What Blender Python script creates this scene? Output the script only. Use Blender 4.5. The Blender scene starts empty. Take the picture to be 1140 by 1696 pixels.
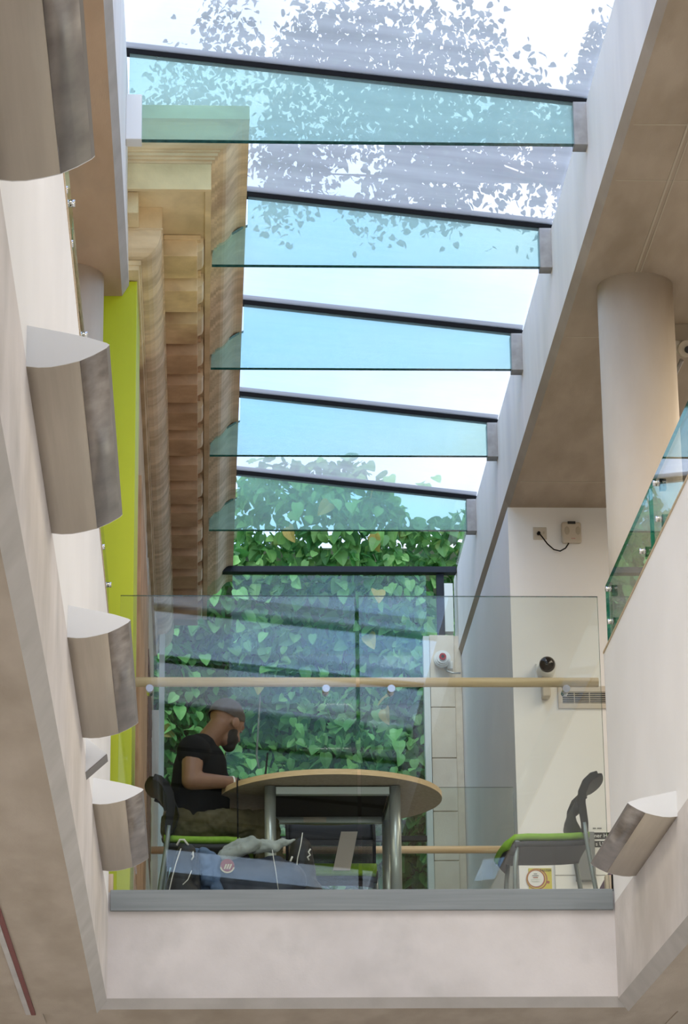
import bpy, bmesh, math, random
from mathutils import Vector, Matrix, Euler
import numpy as np

random.seed(7)
S = bpy.context.scene
C = S.collection
R = math.radians

# ---------------------------------------------------------------- camera
cam_d = bpy.data.cameras.new('camera')
cam = bpy.data.objects.new('camera', cam_d)
C.objects.link(cam)
yaw, pitch, roll = R(2.9613), R(18.7974), R(-0.7238)
F = Vector((math.sin(yaw)*math.cos(pitch), math.cos(yaw)*math.cos(pitch), math.sin(pitch)))
RT = Vector((math.cos(yaw), -math.sin(yaw), 0))
UP = RT.cross(F)
r2 = math.cos(roll)*RT + math.sin(roll)*UP
u2 = -math.sin(roll)*RT + math.cos(roll)*UP
m = Matrix((r2, u2, -F)).transposed().to_4x4()
m.translation = (0, 0, 1.6)
cam.matrix_world = m
cam_d.sensor_fit = 'VERTICAL'
cam_d.sensor_height = 36.0
cam_d.lens = 36.0*4801.975/1696.0
cam_d.clip_end = 400
S.camera = cam

# ---------------------------------------------------------------- sky, lights, exposure
S.view_settings.view_transform = 'Standard'
S.view_settings.look = 'None'
S.view_settings.gamma = 1.0
S.view_settings.use_curve_mapping = False
S.view_settings.exposure = 0.22
W = bpy.data.worlds.new('sky'); S.world = W
W.use_nodes = True
nt = W.node_tree; nt.nodes.clear()
wo = nt.nodes.new('ShaderNodeOutputWorld')
bg = nt.nodes.new('ShaderNodeBackground'); bg.inputs[1].default_value = 1.35
sky = nt.nodes.new('ShaderNodeTexSky'); sky.sky_type = 'NISHITA'
sky.sun_disc = False; sky.sun_elevation = R(48); sky.sun_rotation = R(190); sky.air_density = 1.0; sky.dust_density = 0.05; sky.ozone_density = 3.5; sky.altitude = 1500
tc = nt.nodes.new('ShaderNodeTexCoord')
mp = nt.nodes.new('ShaderNodeMapping'); mp.inputs['Scale'].default_value = (3.2, 3.2, 6.5); mp.inputs['Location'].default_value = (0.0, 1.9, 0.0)
nz = nt.nodes.new('ShaderNodeTexNoise'); nz.inputs['Scale'].default_value = 1.0; nz.inputs['Detail'].default_value = 7; nz.inputs['Roughness'].default_value = 0.55
cr = nt.nodes.new('ShaderNodeValToRGB'); cr.color_ramp.elements[0].position = 0.43; cr.color_ramp.elements[1].position = 0.60
sc_ = nt.nodes.new('ShaderNodeVectorMath'); sc_.operation = 'SCALE'; sc_.inputs['Scale'].default_value = 0.42
mx = nt.nodes.new('ShaderNodeMix'); mx.data_type = 'RGBA'
mx.inputs[7].default_value = (0.95, 0.955, 0.97, 1)
nt.links.new(tc.outputs['Generated'], mp.inputs[0]); nt.links.new(mp.outputs[0], nz.inputs['Vector'])
nt.links.new(nz.outputs[0], cr.inputs[0]); nt.links.new(cr.outputs[0], mx.inputs[0])
nt.links.new(sky.outputs[0], sc_.inputs[0]); nt.links.new(sc_.outputs[0], mx.inputs[6])
nt.links.new(mx.outputs[2], bg.inputs[0]); nt.links.new(bg.outputs[0], wo.inputs[0])

def area(name, loc, sx, sy, power, col, rot=(0, 0, 0)):
    d = bpy.data.lights.new(name, 'AREA'); d.shape = 'RECTANGLE'; d.size = sx; d.size_y = sy
    d.energy = power; d.color = col
    o = bpy.data.objects.new(name, d); C.objects.link(o); o.location = loc; o.rotation_euler = rot
    return o
sd = bpy.data.lights.new('hazy_sun', 'SUN'); sd.energy = 1.5; sd.angle = R(24); sd.color = (1.0, 0.97, 0.91)
so = bpy.data.objects.new('hazy_sun', sd); C.objects.link(so)
so.rotation_euler = Vector((0.10, 0.62, -0.78)).to_track_quat('-Z', 'Y').to_euler()
def spot(name, loc, aim, power, col, cone=70):
    d = bpy.data.lights.new(name, 'SPOT'); d.energy = power; d.color = col; d.spot_size = R(cone); d.spot_blend = 0.8; d.shadow_soft_size = 0.25
    o = bpy.data.objects.new(name, d); C.objects.link(o); o.location = loc
    o.rotation_euler = (Vector(aim)-Vector(loc)).to_track_quat('-Z', 'Y').to_euler()
# added fill spots, out of view, brightening fronts and upstands, each aimed across the void
for yy in (3.0, 6.0):
    spot('fill_spot', (-0.30, yy, 4.9), (1.9, yy+9.5, 7.6), 95, (1.0, 0.97, 0.93))
    spot('fill_spot', (1.80, yy, 4.9), (-0.4, yy+9.5, 7.2), 130, (1.0, 0.97, 0.93))
WARM = (1.0, 0.86, 0.68)
NEUT = (1.0, 0.985, 0.97)
area('gallery_ceiling_light', (4.6, 9, 7.52), 2.0, 10, 260, WARM)
area('gallery_ceiling_light', (-3.2, 8, 7.52), 2.0, 10, 260, WARM)
area('gallery_ceiling_light', (3.9, 15.6, 7.52), 1.4, 2.4, 50, WARM)
area('ground_fill_light', (-3.4, 8, 3.66), 2.5, 12, 330, NEUT)  # added unseen lamps, their bounce off the floor lifts the soffits
area('ground_fill_light', (5.0, 8, 3.66), 2.5, 12, 330, NEUT)

# ---------------------------------------------------------------- materials
def nodes(name):
    m = bpy.data.materials.new(name); m.use_nodes = True
    n = m.node_tree; n.nodes.clear()
    o = n.nodes.new('ShaderNodeOutputMaterial')
    return m, n, o
def ramp(n, a, b, c0, c1):
    r = n.nodes.new('ShaderNodeValToRGB')
    r.color_ramp.elements[0].position = a; r.color_ramp.elements[1].position = b
    r.color_ramp.elements[0].color = (*c0, 1); r.color_ramp.elements[1].color = (*c1, 1)
    return r
def mat(name, c0, c1=None, scale=6.0, rough=0.6, metal=0.0, bump=0.0, bscale=60, stretch=(1, 1, 1), lo=0.35, hi=0.65, detail=5, spec=0.5, c2=None, s2=1.0, aniso=None):
    """principled material: two tones mixed by noise, an optional third by a broader noise, optional fine bump"""
    m, n, o = nodes(name)
    p = n.nodes.new('ShaderNodeBsdfPrincipled')
    p.inputs['Roughness'].default_value = rough; p.inputs['Metallic'].default_value = metal
    p.inputs['Specular IOR Level'].default_value = spec
    n.links.new(p.outputs[0], o.inputs[0])
    t = n.nodes.new('ShaderNodeTexCoord')
    mp = n.nodes.new('ShaderNodeMapping'); mp.inputs['Scale'].default_value = stretch
    n.links.new(t.outputs['Object'], mp.inputs[0])
    if c1 is None:
        p.inputs['Base Color'].default_value = (*c0, 1)
    else:
        z = n.nodes.new('ShaderNodeTexNoise'); z.inputs['Scale'].default_value = scale; z.inputs['Detail'].default_value = detail
        n.links.new(mp.outputs[0], z.inputs['Vector'])
        r = ramp(n, lo, hi, c0, c1)
        n.links.new(z.outputs[0], r.inputs[0])
        out = r.outputs[0]
        if c2 is not None:
            z2 = n.nodes.new('ShaderNodeTexNoise'); z2.inputs['Scale'].default_value = s2; z2.inputs['Detail'].default_value = 6
            n.links.new(mp.outputs[0], z2.inputs['Vector'])
            r2 = ramp(n, 0.5, 0.72, (0, 0, 0), (1, 1, 1)); n.links.new(z2.outputs[0], r2.inputs[0])
            mx = n.nodes.new('ShaderNodeMix'); mx.data_type = 'RGBA'
            n.links.new(r2.outputs[0], mx.inputs[0]); n.links.new(out, mx.inputs[6]); mx.inputs[7].default_value = (*c2, 1)
            out = mx.outputs[2]
        n.links.new(out, p.inputs['Base Color'])
    if bump:
        b = n.nodes.new('ShaderNodeBump'); b.inputs['Strength'].default_value = bump; b.inputs['Distance'].default_value = 0.004
        zb = n.nodes.new('ShaderNodeTexNoise'); zb.inputs['Scale'].default_value = bscale; zb.inputs['Detail'].default_value = 4
        n.links.new(mp.outputs[0], zb.inputs['Vector']); n.links.new(zb.outputs[0], b.inputs['Height'])
        n.links.new(b.outputs[0], p.inputs['Normal'])
    return m
def glass(name, tint, ior=1.5, haze=None, haze_amt=0.0, rough=0.0):
    """thin clear sheet: see-through tint plus Fresnel reflection, optionally a white ceramic frit"""
    m, n, o = nodes(name)
    tr = n.nodes.new('ShaderNodeBsdfTransparent'); tr.inputs[0].default_value = (*tint, 1)
    gl = n.nodes.new('ShaderNodeBsdfGlossy'); gl.inputs['Roughness'].default_value = rough
    # Schlick reflectance from the facing angle, the same from either side of the sheet
    lw = n.nodes.new('ShaderNodeLayerWeight'); lw.inputs[0].default_value = 0.5
    pw = n.nodes.new('ShaderNodeMath'); pw.operation = 'POWER'; pw.inputs[1].default_value = 5
    r0 = ((ior-1)/(ior+1))**2
    fr = n.nodes.new('ShaderNodeMapRange'); fr.inputs[3].default_value = r0; fr.inputs[4].default_value = 1.0
    n.links.new(lw.outputs['Facing'], pw.inputs[0]); n.links.new(pw.outputs[0], fr.inputs[0])
    body = tr.outputs[0]
    if haze is not None:
        tl = n.nodes.new('ShaderNodeBsdfTranslucent'); tl.inputs[0].default_value = (*haze, 1)
        df = n.nodes.new('ShaderNodeBsdfDiffuse'); df.inputs[0].default_value = (*haze, 1)
        a = n.nodes.new('ShaderNodeMixShader'); a.inputs[0].default_value = 0.25
        n.links.new(tl.outputs[0], a.inputs[1]); n.links.new(df.outputs[0], a.inputs[2])
        b = n.nodes.new('ShaderNodeMixShader')
        # printed dots: denser and sparser streaks left by rain and dust on the print
        t = n.nodes.new('ShaderNodeTexCoord'); mp = n.nodes.new('ShaderNodeMapping'); mp.inputs['Scale'].default_value = (0.35, 3.0, 1)
        z = n.nodes.new('ShaderNodeTexNoise'); z.inputs['Scale'].default_value = 2.5; z.inputs['Detail'].default_value = 6
        n.links.new(t.outputs['Object'], mp.inputs[0]); n.links.new(mp.outputs[0], z.inputs['Vector'])
        rm = n.nodes.new('ShaderNodeMapRange'); rm.inputs[1].default_value = 0.3; rm.inputs[2].default_value = 0.7
        rm.inputs[3].default_value = haze_amt*0.82; rm.inputs[4].default_value = min(1, haze_amt*1.18)
        n.links.new(z.outputs[0], rm.inputs[0]); n.links.new(rm.outputs[0], b.inputs[0])
        n.links.new(tr.outputs[0], b.inputs[1]); n.links.new(a.outputs[0], b.inputs[2])
        body = b.outputs[0]
    x = n.nodes.new('ShaderNodeMixShader')
    n.links.new(fr.outputs[0], x.inputs[0]); n.links.new(body, x.inputs[1]); n.links.new(gl.outputs[0], x.inputs[2])
    n.links.new(x.outputs[0], o.inputs[0])
    return m
def emis(name, col, s):
    m, n, o = nodes(name)
    e = n.nodes.new('ShaderNodeEmission'); e.inputs[0].default_value = (*col, 1); e.inputs[1].default_value = s
    n.links.new(e.outputs[0], o.inputs[0]); return m
def leafmat(name, c0, c1):
    m, n, o = nodes(name)
    g = n.nodes.new('ShaderNodeNewGeometry')
    r = ramp(n, 0.0, 1.0, c0, c1); n.links.new(g.outputs['Random Per Island'], r.inputs[0])
    oi = n.nodes.new('ShaderNodeObjectInfo')
    hs = n.nodes.new('ShaderNodeHueSaturation'); n.links.new(r.outputs[0], hs.inputs['Color'])
    mr = n.nodes.new('ShaderNodeMapRange'); mr.inputs[3].default_value = 0.7; mr.inputs[4].default_value = 1.35
    n.links.new(oi.outputs['Random'], mr.inputs[0]); n.links.new(mr.outputs[0], hs.inputs['Value'])
    p = n.nodes.new('ShaderNodeBsdfPrincipled'); p.inputs['Roughness'].default_value = 0.5
    t = n.nodes.new('ShaderNodeBsdfTranslucent')
    n.links.new(hs.outputs[0], p.inputs['Base Color']); n.links.new(hs.outputs[0], t.inputs[0])
    x = n.nodes.new('ShaderNodeMixShader'); x.inputs[0].default_value = 0.45
    n.links.new(p.outputs[0], x.inputs[1]); n.links.new(t.outputs[0], x.inputs[2]); n.links.new(x.outputs[0], o.inputs[0])
    return m

M = {}
M['plaster'] = mat('white_plaster', (0.82, 0.815, 0.805), (0.86, 0.855, 0.845), 2.0, 0.75, bump=0.05, bscale=90)
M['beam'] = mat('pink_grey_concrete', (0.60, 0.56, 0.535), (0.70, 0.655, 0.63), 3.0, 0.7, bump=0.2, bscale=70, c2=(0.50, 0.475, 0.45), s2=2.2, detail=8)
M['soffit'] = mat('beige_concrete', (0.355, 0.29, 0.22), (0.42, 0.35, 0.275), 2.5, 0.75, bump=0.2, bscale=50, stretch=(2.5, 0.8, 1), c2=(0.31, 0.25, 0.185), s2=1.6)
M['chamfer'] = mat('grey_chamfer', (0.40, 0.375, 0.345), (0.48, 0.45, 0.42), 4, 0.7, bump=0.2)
M['upstand'] = mat('pale_concrete', (0.84, 0.805, 0.755), (0.90, 0.865, 0.815), 1.6, 0.7, bump=0.1, bscale=40, stretch=(1, 2.4, 0.5), c2=(0.76, 0.735, 0.71), s2=1.0)
M['soffit_warm'] = mat('brown_concrete', (0.44, 0.31, 0.21), (0.51, 0.37, 0.26), 2.0, 0.75, bump=0.2, bscale=50, stretch=(2.5, 0.8, 1), c2=(0.40, 0.30, 0.215), s2=1.8)
M['column'] = mat('cream_concrete', (0.64, 0.56, 0.45), (0.72, 0.64, 0.53), 3, 0.65, bump=0.2, bscale=40, stretch=(1, 1, 0.35), c2=(0.60, 0.50, 0.39), s2=2.2)
def stone(name, pale, brown, dark, stretch=(1, 1, 1), scale=3.0, lo=0.35, hi=0.65):
    """sandstone: a cleaned pale corner block, browner weathered stones further along, dark dirt patches"""
    m, n, o = nodes(name)
    p = n.nodes.new('ShaderNodeBsdfPrincipled'); p.inputs['Roughness'].default_value = 0.88; p.inputs['Specular IOR Level'].default_value = 0.2
    g = n.nodes.new('ShaderNodeNewGeometry')
    sx = n.nodes.new('ShaderNodeSeparateXYZ'); n.links.new(g.outputs['Position'], sx.inputs[0])
    z0 = n.nodes.new('ShaderNodeTexNoise'); z0.inputs['Scale'].default_value = 7; n.links.new(g.outputs['Position'], z0.inputs['Vector'])
    ad = n.nodes.new('ShaderNodeMath'); ad.operation = 'MULTIPLY_ADD'; ad.inputs[1].default_value = 0.5
    n.links.new(z0.outputs[0], ad.inputs[0]); n.links.new(sx.outputs['Y'], ad.inputs[2])
    mr = n.nodes.new('ShaderNodeMapRange'); mr.inputs[1].default_value = 15.3; mr.inputs[2].default_value = 15.75
    n.links.new(ad.outputs[0], mr.inputs[0])
    mp = n.nodes.new('ShaderNodeMapping'); mp.inputs['Scale'].default_value = stretch; n.links.new(g.outputs['Position'], mp.inputs[0])
    z1 = n.nodes.new('ShaderNodeTexNoise'); z1.inputs['Scale'].default_value = scale; z1.inputs['Detail'].default_value = 6; z1.inputs['Distortion'].default_value = 0.4
    n.links.new(mp.outputs[0], z1.inputs['Vector'])
    def mixc(fac, a, b):
        x = n.nodes.new('ShaderNodeMix'); x.data_type = 'RGBA'
        n.links.new(fac, x.inputs[0])
        for k, q in ((6, a), (7, b)):
            if isinstance(q, tuple): x.inputs[k].default_value = (*q, 1)
            else: n.links.new(q, x.inputs[k])
        return x.outputs[2]
    base = mixc(mr.outputs[0], pale, brown)
    r1 = ramp(n, lo, hi, (0.76, 0.74, 0.70), (1.10, 1.10, 1.10)); n.links.new(z1.outputs[0], r1.inputs[0])
    ml = n.nodes.new('ShaderNodeMix'); ml.data_type = 'RGBA'; ml.blend_type = 'MULTIPLY'; ml.inputs[0].default_value = 1.0
    n.links.new(base, ml.inputs[6]); n.links.new(r1.outputs[0], ml.inputs[7])
    z2 = n.nodes.new('ShaderNodeTexNoise'); z2.inputs['Scale'].default_value = 2.3; z2.inputs['Detail'].default_value = 7; n.links.new(g.outputs['Position'], z2.inputs['Vector'])
    r2 = ramp(n, 0.56, 0.76, (0, 0, 0), (0.8, 0.8, 0.8)); n.links.new(z2.outputs[0], r2.inputs[0])
    col = mixc(r2.outputs[0], ml.outputs[2], dark)
    n.links.new(col, p.inputs['Base Color'])
    b = n.nodes.new('ShaderNodeBump'); b.inputs['Strength'].default_value = 0.5; b.inputs['Distance'].default_value = 0.004
    zb = n.nodes.new('ShaderNodeTexNoise'); zb.inputs['Scale'].default_value = 45; n.links.new(g.outputs['Position'], zb.inputs['Vector'])
    n.links.new(zb.outputs[0], b.inputs['Height']); n.links.new(b.outputs[0], p.inputs['Normal'])
    n.links.new(p.outputs[0], o.inputs[0])
    return m
M['stone'] = stone('weathered_sandstone', (0.82, 0.68, 0.42), (0.62, 0.46, 0.30), (0.36, 0.24, 0.15))
M['stone_rust'] = stone('reddish_sandstone', (0.78, 0.61, 0.36), (0.53, 0.34, 0.21), (0.38, 0.23, 0.14), scale=4)
M['stone_band'] = stone('banded_sandstone', (0.80, 0.66, 0.44), (0.68, 0.53, 0.38), (0.44, 0.31, 0.21), stretch=(1.2, 5.0, 3.0), scale=2.0, lo=0.36, hi=0.64)
M['stone_pale'] = mat('pale_ashlar', (0.66, 0.585, 0.485), (0.75, 0.68, 0.575), 5, 0.8, bump=0.3, c2=(0.60, 0.52, 0.43), s2=2.2)
M['mortar'] = mat('mortar', (0.68, 0.60, 0.50), (0.75, 0.67, 0.56), 20, 0.9)
M['brick'] = mat('red_brown_brick', (0.20, 0.095, 0.065), (0.31, 0.16, 0.11), 14, 0.85, bump=0.4)
M['lime'] = mat('lime_paint', (0.53, 0.60, 0.012), (0.56, 0.635, 0.016), 3, 0.45)
M['steel'] = mat('brushed_steel', (0.52, 0.53, 0.53), (0.62, 0.63, 0.63), 3, 0.34, 0.9, stretch=(1, 1, 40))
M['steel_dull'] = mat('dull_steel', (0.26, 0.25, 0.24), (0.36, 0.35, 0.34), 14, 0.5, 0.5)
M['chan'] = mat('grey_channel', (0.20, 0.222, 0.225), (0.235, 0.257, 0.26), 2.0, 0.5, 0.2, stretch=(1, 1, 30))
M['chrome'] = mat('polished_pin', (0.70, 0.70, 0.70), None, rough=0.18, metal=1.0)
M['black'] = mat('black_rubber', (0.008, 0.008, 0.009), None, rough=0.7, spec=0.12)
M['oak'] = mat('oak_rail', (0.50, 0.37, 0.225), (0.61, 0.47, 0.30), 5, 0.42, stretch=(0.6, 14, 14), bump=0.05)
M['oak_end'] = mat('oak_block', (0.58, 0.44, 0.30), (0.66, 0.52, 0.37), 9, 0.5, stretch=(6, 6, 1))
M['bal_glass'] = glass('clear_balustrade_glass', (0.955, 0.985, 0.965), 1.68)
M['win_glass'] = glass('window_glass', (0.90, 0.975, 0.955), 1.5)
M['roof_clear'] = glass('clear_roof_glass', (0.95, 0.98, 0.99), 1.4)
M['roof_frit'] = glass('fritted_roof_glass', (0.90, 0.91, 0.92), 1.45, (0.84, 0.845, 0.855), 0.42)
M['fin_glass'] = glass('aqua_laminated_glass', (0.80, 0.965, 0.94), 1.3, (0.74, 0.95, 0.90), 0.24)
M['glass_edge'] = mat('teal_glass_edge', (0.012, 0.075, 0.085), (0.03, 0.14, 0.15), 30, 0.15)
M['green_edge'] = mat('green_glass_edge', (0.015, 0.16, 0.115), (0.02, 0.26, 0.18), 18, 0.12)
M['lamp_body'] = mat('satin_aluminium', (0.43, 0.37, 0.29), (0.47, 0.405, 0.32), 3, 0.55, 0.0, stretch=(18, 0.6, 18))
M['lamp_rim'] = mat('brushed_rim', (0.20, 0.175, 0.155), (0.36, 0.325, 0.29), 3.5, 0.35, 0.6, stretch=(4, 2.2, 4))
M['lamp_cap'] = mat('white_end_cap', (0.74, 0.74, 0.73), None, rough=0.4)
M['lamp_edge'] = mat('dark_rim_edge', (0.22, 0.20, 0.18), None, rough=0.4, metal=0.5)
M['diffuser'] = mat('opal_diffuser', (0.82, 0.82, 0.80), None, rough=0.5)
M['white'] = mat('white_plastic', (0.80, 0.80, 0.77), None, rough=0.35)
M['cream'] = mat('cream_plastic', (0.56, 0.50, 0.41), None, rough=0.4)
M['cream_dark'] = mat('cream_plastic_recess', (0.44, 0.385, 0.30), None, rough=0.5)
M['red'] = mat('red_plastic', (0.42, 0.02, 0.03), None, rough=0.3)
M['dome'] = mat('smoked_dome', (0.004, 0.004, 0.006), None, rough=0.06)
M['dark'] = mat('dark_slot', (0.03, 0.03, 0.032), None, rough=0.7)
M['grey_pl'] = mat('grey_plastic', (0.17, 0.18, 0.18), None, rough=0.45)
M['table_under'] = mat('chipboard_underside', (0.33, 0.265, 0.185), (0.40, 0.325, 0.235), 60, 0.7)
M['table_edge'] = mat('beech_edge', (0.60, 0.43, 0.245), (0.68, 0.50, 0.30), 6, 0.4, stretch=(3, 3, 20))
M['table_leg'] = mat('silver_paint', (0.40, 0.44, 0.43), None, rough=0.32, metal=0.55)
M['black_panel'] = mat('dark_modesty_panel', (0.012, 0.010, 0.008), (0.02, 0.016, 0.012), 40, 0.8, spec=0.1)
M['chair_shell'] = mat('charcoal_shell', (0.020, 0.021, 0.025), (0.030, 0.032, 0.037), 90, 0.7, bump=0.2, bscale=200)
M['chair_black'] = mat('black_chair_plastic', (0.007, 0.007, 0.008), None, rough=0.6, spec=0.25)
M['chair_leg'] = mat('grey_chair_tube', (0.23, 0.27, 0.27), None, rough=0.35, metal=0.4)
M['green_pad'] = mat('green_upholstery', (0.22, 0.42, 0.035), (0.27, 0.49, 0.05), 50, 0.8, bump=0.2, bscale=300)
M['purple_pad'] = mat('purple_upholstery', (0.10, 0.03, 0.075), (0.13, 0.04, 0.10), 50, 0.8)
M['skin'] = mat('brown_skin', (0.19, 0.095, 0.058), (0.24, 0.125, 0.078), 9, 0.5)
M['stubble'] = mat('shaved_hair', (0.035, 0.027, 0.022), (0.05, 0.04, 0.033), 120, 0.7)
M['beard'] = mat('black_beard', (0.010, 0.008, 0.007), (0.018, 0.014, 0.012), 120, 0.8)
M['tshirt'] = mat('black_cotton', (0.007, 0.007, 0.008), (0.010, 0.010, 0.011), 12, 0.9, spec=0.1)
M['cargo'] = mat('olive_cotton', (0.055, 0.048, 0.024), (0.115, 0.10, 0.056), 8, 0.85, bump=0.5, bscale=30, spec=0.2)
M['shoe'] = mat('dark_shoe', (0.02, 0.018, 0.016), None, rough=0.5)
M['eye'] = mat('eye_white', (0.28, 0.22, 0.18), None, rough=0.3)
M['bag_black'] = mat('black_nylon', (0.008, 0.008, 0.011), (0.016, 0.016, 0.020), 14, 0.55, bump=0.5, bscale=18)
M['bag_navy'] = mat('navy_nylon', (0.018, 0.022, 0.040), (0.035, 0.042, 0.065), 12, 0.55, bump=0.5, bscale=18)
M['denim'] = mat('blue_denim', (0.06, 0.10, 0.19), (0.11, 0.165, 0.28), 10, 0.85, bump=0.6, bscale=24)
M['jumper'] = mat('grey_jersey', (0.30, 0.33, 0.32), (0.40, 0.43, 0.42), 8, 0.9, bump=0.3, bscale=160)
M['piping'] = mat('white_piping', (0.72, 0.70, 0.66), None, rough=0.5)
M['crest_red'] = mat('red_crest', (0.30, 0.05, 0.035), None, rough=0.6)
M['crest_cream'] = mat('cream_crest', (0.62, 0.52, 0.32), None, rough=0.6)
M['paper'] = mat('pink_white_glare', (0.74, 0.66, 0.62), None, rough=0.7)  # pinkish tone of a reflection, put into the colour of a sheet
M['paperw'] = mat('white_paper', (0.80, 0.80, 0.78), None, rough=0.7)
M['ink'] = mat('black_ink', (0.012, 0.012, 0.012), None, rough=0.6)
M['yellow'] = mat('yellow_print', (0.66, 0.55, 0.06), (0.60, 0.56, 0.07), 6, 0.6)
M['badge_red'] = mat('brown_red_print', (0.38, 0.11, 0.06), None, rough=0.6)
M['floor'] = mat('pale_floor', (0.62, 0.605, 0.585), (0.68, 0.665, 0.645), 1.0, 0.5)
M['carpet'] = mat('grey_carpet', (0.36, 0.35, 0.34), (0.42, 0.41, 0.40), 60, 0.9)
M['frame'] = mat('dark_aluminium', (0.014, 0.018, 0.024), None, rough=0.6, spec=0.25)
M['frame_pale'] = mat('pale_frame', (0.66, 0.70, 0.66), None, rough=0.4)
M['leaf'] = leafmat('green_leaf', (0.10, 0.33, 0.08), (0.36, 0.62, 0.19))
M['leaf_dark'] = leafmat('deep_green_leaf', (0.07, 0.27, 0.075), (0.24, 0.50, 0.16))
M['leaf_gold'] = leafmat('yellowing_leaf', (0.45, 0.38, 0.07), (0.62, 0.42, 0.12))
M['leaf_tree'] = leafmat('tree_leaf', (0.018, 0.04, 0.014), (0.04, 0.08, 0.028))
M['bark'] = mat('bark', (0.10, 0.075, 0.05), (0.17, 0.13, 0.09), 12, 0.9, bump=0.8, bscale=20)
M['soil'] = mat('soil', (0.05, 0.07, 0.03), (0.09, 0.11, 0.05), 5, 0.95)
M['red_strip'] = mat('dark_red_seal', (0.16, 0.035, 0.03), None, rough=0.6)

# ---------------------------------------------------------------- builders
def wloc(p):
    v = Vector((0, 0, 0))
    while p is not None:
        v = v + Vector(p.location); p = p.parent
    return v
def tag(o, label, cat, group=None, kind=None):
    o['label'] = label; o['category'] = cat
    if group: o['group'] = group
    if kind: o['kind'] = kind
    return o
def thing(name, label, cat, loc, group=None, kind=None):
    o = bpy.data.objects.new(name, None); C.objects.link(o); o.location = loc
    o.empty_display_size = 0.1
    return tag(o, label, cat, group, kind)
def mesh(name, verts, faces, mats, parent=None, midx=None, smooth=False, origin=None):
    """verts in world metres; the object is stored relative to its parent (or its own base)"""
    verts = [Vector(v) for v in verts]
    if parent is not None:
        off = wloc(parent); loc = Vector((0, 0, 0))
    else:
        if origin is None:
            mn = Vector([min(v[i] for v in verts) for i in range(3)]); mxx = Vector([max(v[i] for v in verts) for i in range(3)])
            origin = Vector(((mn.x+mxx.x)/2, (mn.y+mxx.y)/2, mn.z))
        off = Vector(origin); loc = off
    me = bpy.data.meshes.new(name)
    me.from_pydata([tuple(v-off) for v in verts], [], faces)
    if not isinstance(mats, (list, tuple)): mats = [mats]
    for k in mats: me.materials.append(M[k] if isinstance(k, str) else k)
    if midx is not None:
        for p, i in zip(me.polygons, midx): p.material_index = i
    bm = bmesh.new(); bm.from_mesh(me); bmesh.ops.recalc_face_normals(bm, faces=bm.faces); bm.to_mesh(me); bm.free()
    if smooth:
        for p in me.polygons: p.use_smooth = True
    o = bpy.data.objects.new(name, me); C.objects.link(o); o.location = loc; o.parent = parent
    return o
def bevel(o, w, seg=2):
    b = o.modifiers.new('bevel', 'BEVEL'); b.width = w; b.segments = seg; b.limit_method = 'ANGLE'; b.angle_limit = R(40)
    for p in o.data.polygons: p.use_smooth = False
    return o
def box(name, x0, x1, y0, y1, z0, z1, mats, parent=None, bev=0, fm=None):
    """fm: material index per face in the order -x,+x,-y,+y,-z,+z"""
    v = [(x0, y0, z0), (x1, y0, z0), (x1, y1, z0), (x0, y1, z0), (x0, y0, z1), (x1, y0, z1), (x1, y1, z1), (x0, y1, z1)]
    f = [(0, 3, 7, 4), (1, 5, 6, 2), (0, 4, 5, 1), (3, 2, 6, 7), (0, 1, 2, 3), (4, 7, 6, 5)]
    o = mesh(name, v, f, mats, parent, fm)
    if bev: bevel(o, bev)
    return o
def prism(name, prof, axis, a, b, mats, parent=None, em=None, cap=(0, 0), smooth=False):
    """closed 2D profile extruded along an axis. axis 'y': prof=(x,z); 'x': prof=(y,z); 'z': prof=(x,y)"""
    def P(q, t):
        return {'y': (q[0], t, q[1]), 'x': (t, q[0], q[1]), 'z': (q[0], q[1], t)}[axis]
    n = len(prof)
    v = [P(q, a) for q in prof] + [P(q, b) for q in prof]
    f = [(i, (i+1) % n, (i+1) % n+n, i+n) for i in range(n)] + [tuple(range(n)), tuple(range(n, 2*n))]
    mi = (em if em else [0]*n) + list(cap)
    o = mesh(name, v, f, mats, parent, mi)
    if smooth:
        for p in o.data.polygons[:n]: p.use_smooth = True
    return o
def tube_geo(pts, rads, seg=10, cap=True):
    pts = [Vector(p) for p in pts]
    if not isinstance(rads, (list, tuple)): rads = [rads]*len(pts)
    v, f = [], []
    prev = None
    for i, p in enumerate(pts):
        d = (pts[min(i+1, len(pts)-1)]-pts[max(i-1, 0)]).normalized()
        if prev is None:
            a = Vector((0, 0, 1)) if abs(d.z) < 0.9 else Vector((0, 1, 0))
            s = d.cross(a).normalized()
        else:
            s = (prev - d*prev.dot(d)).normalized()
        prev = s; t = d.cross(s)
        for k in range(seg):
            an = 2*math.pi*k/seg
            v.append(p + (s*math.cos(an)+t*math.sin(an))*rads[i])
    for i in range(len(pts)-1):
        for k in range(seg):
            f.append((i*seg+k, i*seg+(k+1) % seg, (i+1)*seg+(k+1) % seg, (i+1)*seg+k))
    if cap:
        f.append(tuple(range(seg))); f.append(tuple(range((len(pts)-1)*seg, len(pts)*seg)))
    return v, f
def tube(name, pts, rads, mats, parent=None, seg=12, smooth=True):
    v, f = tube_geo(pts, rads, seg)
    o = mesh(name, v, f, mats, parent)
    for p in o.data.polygons:
        if len(p.vertices) == 4: p.use_smooth = smooth
    return o
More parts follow.
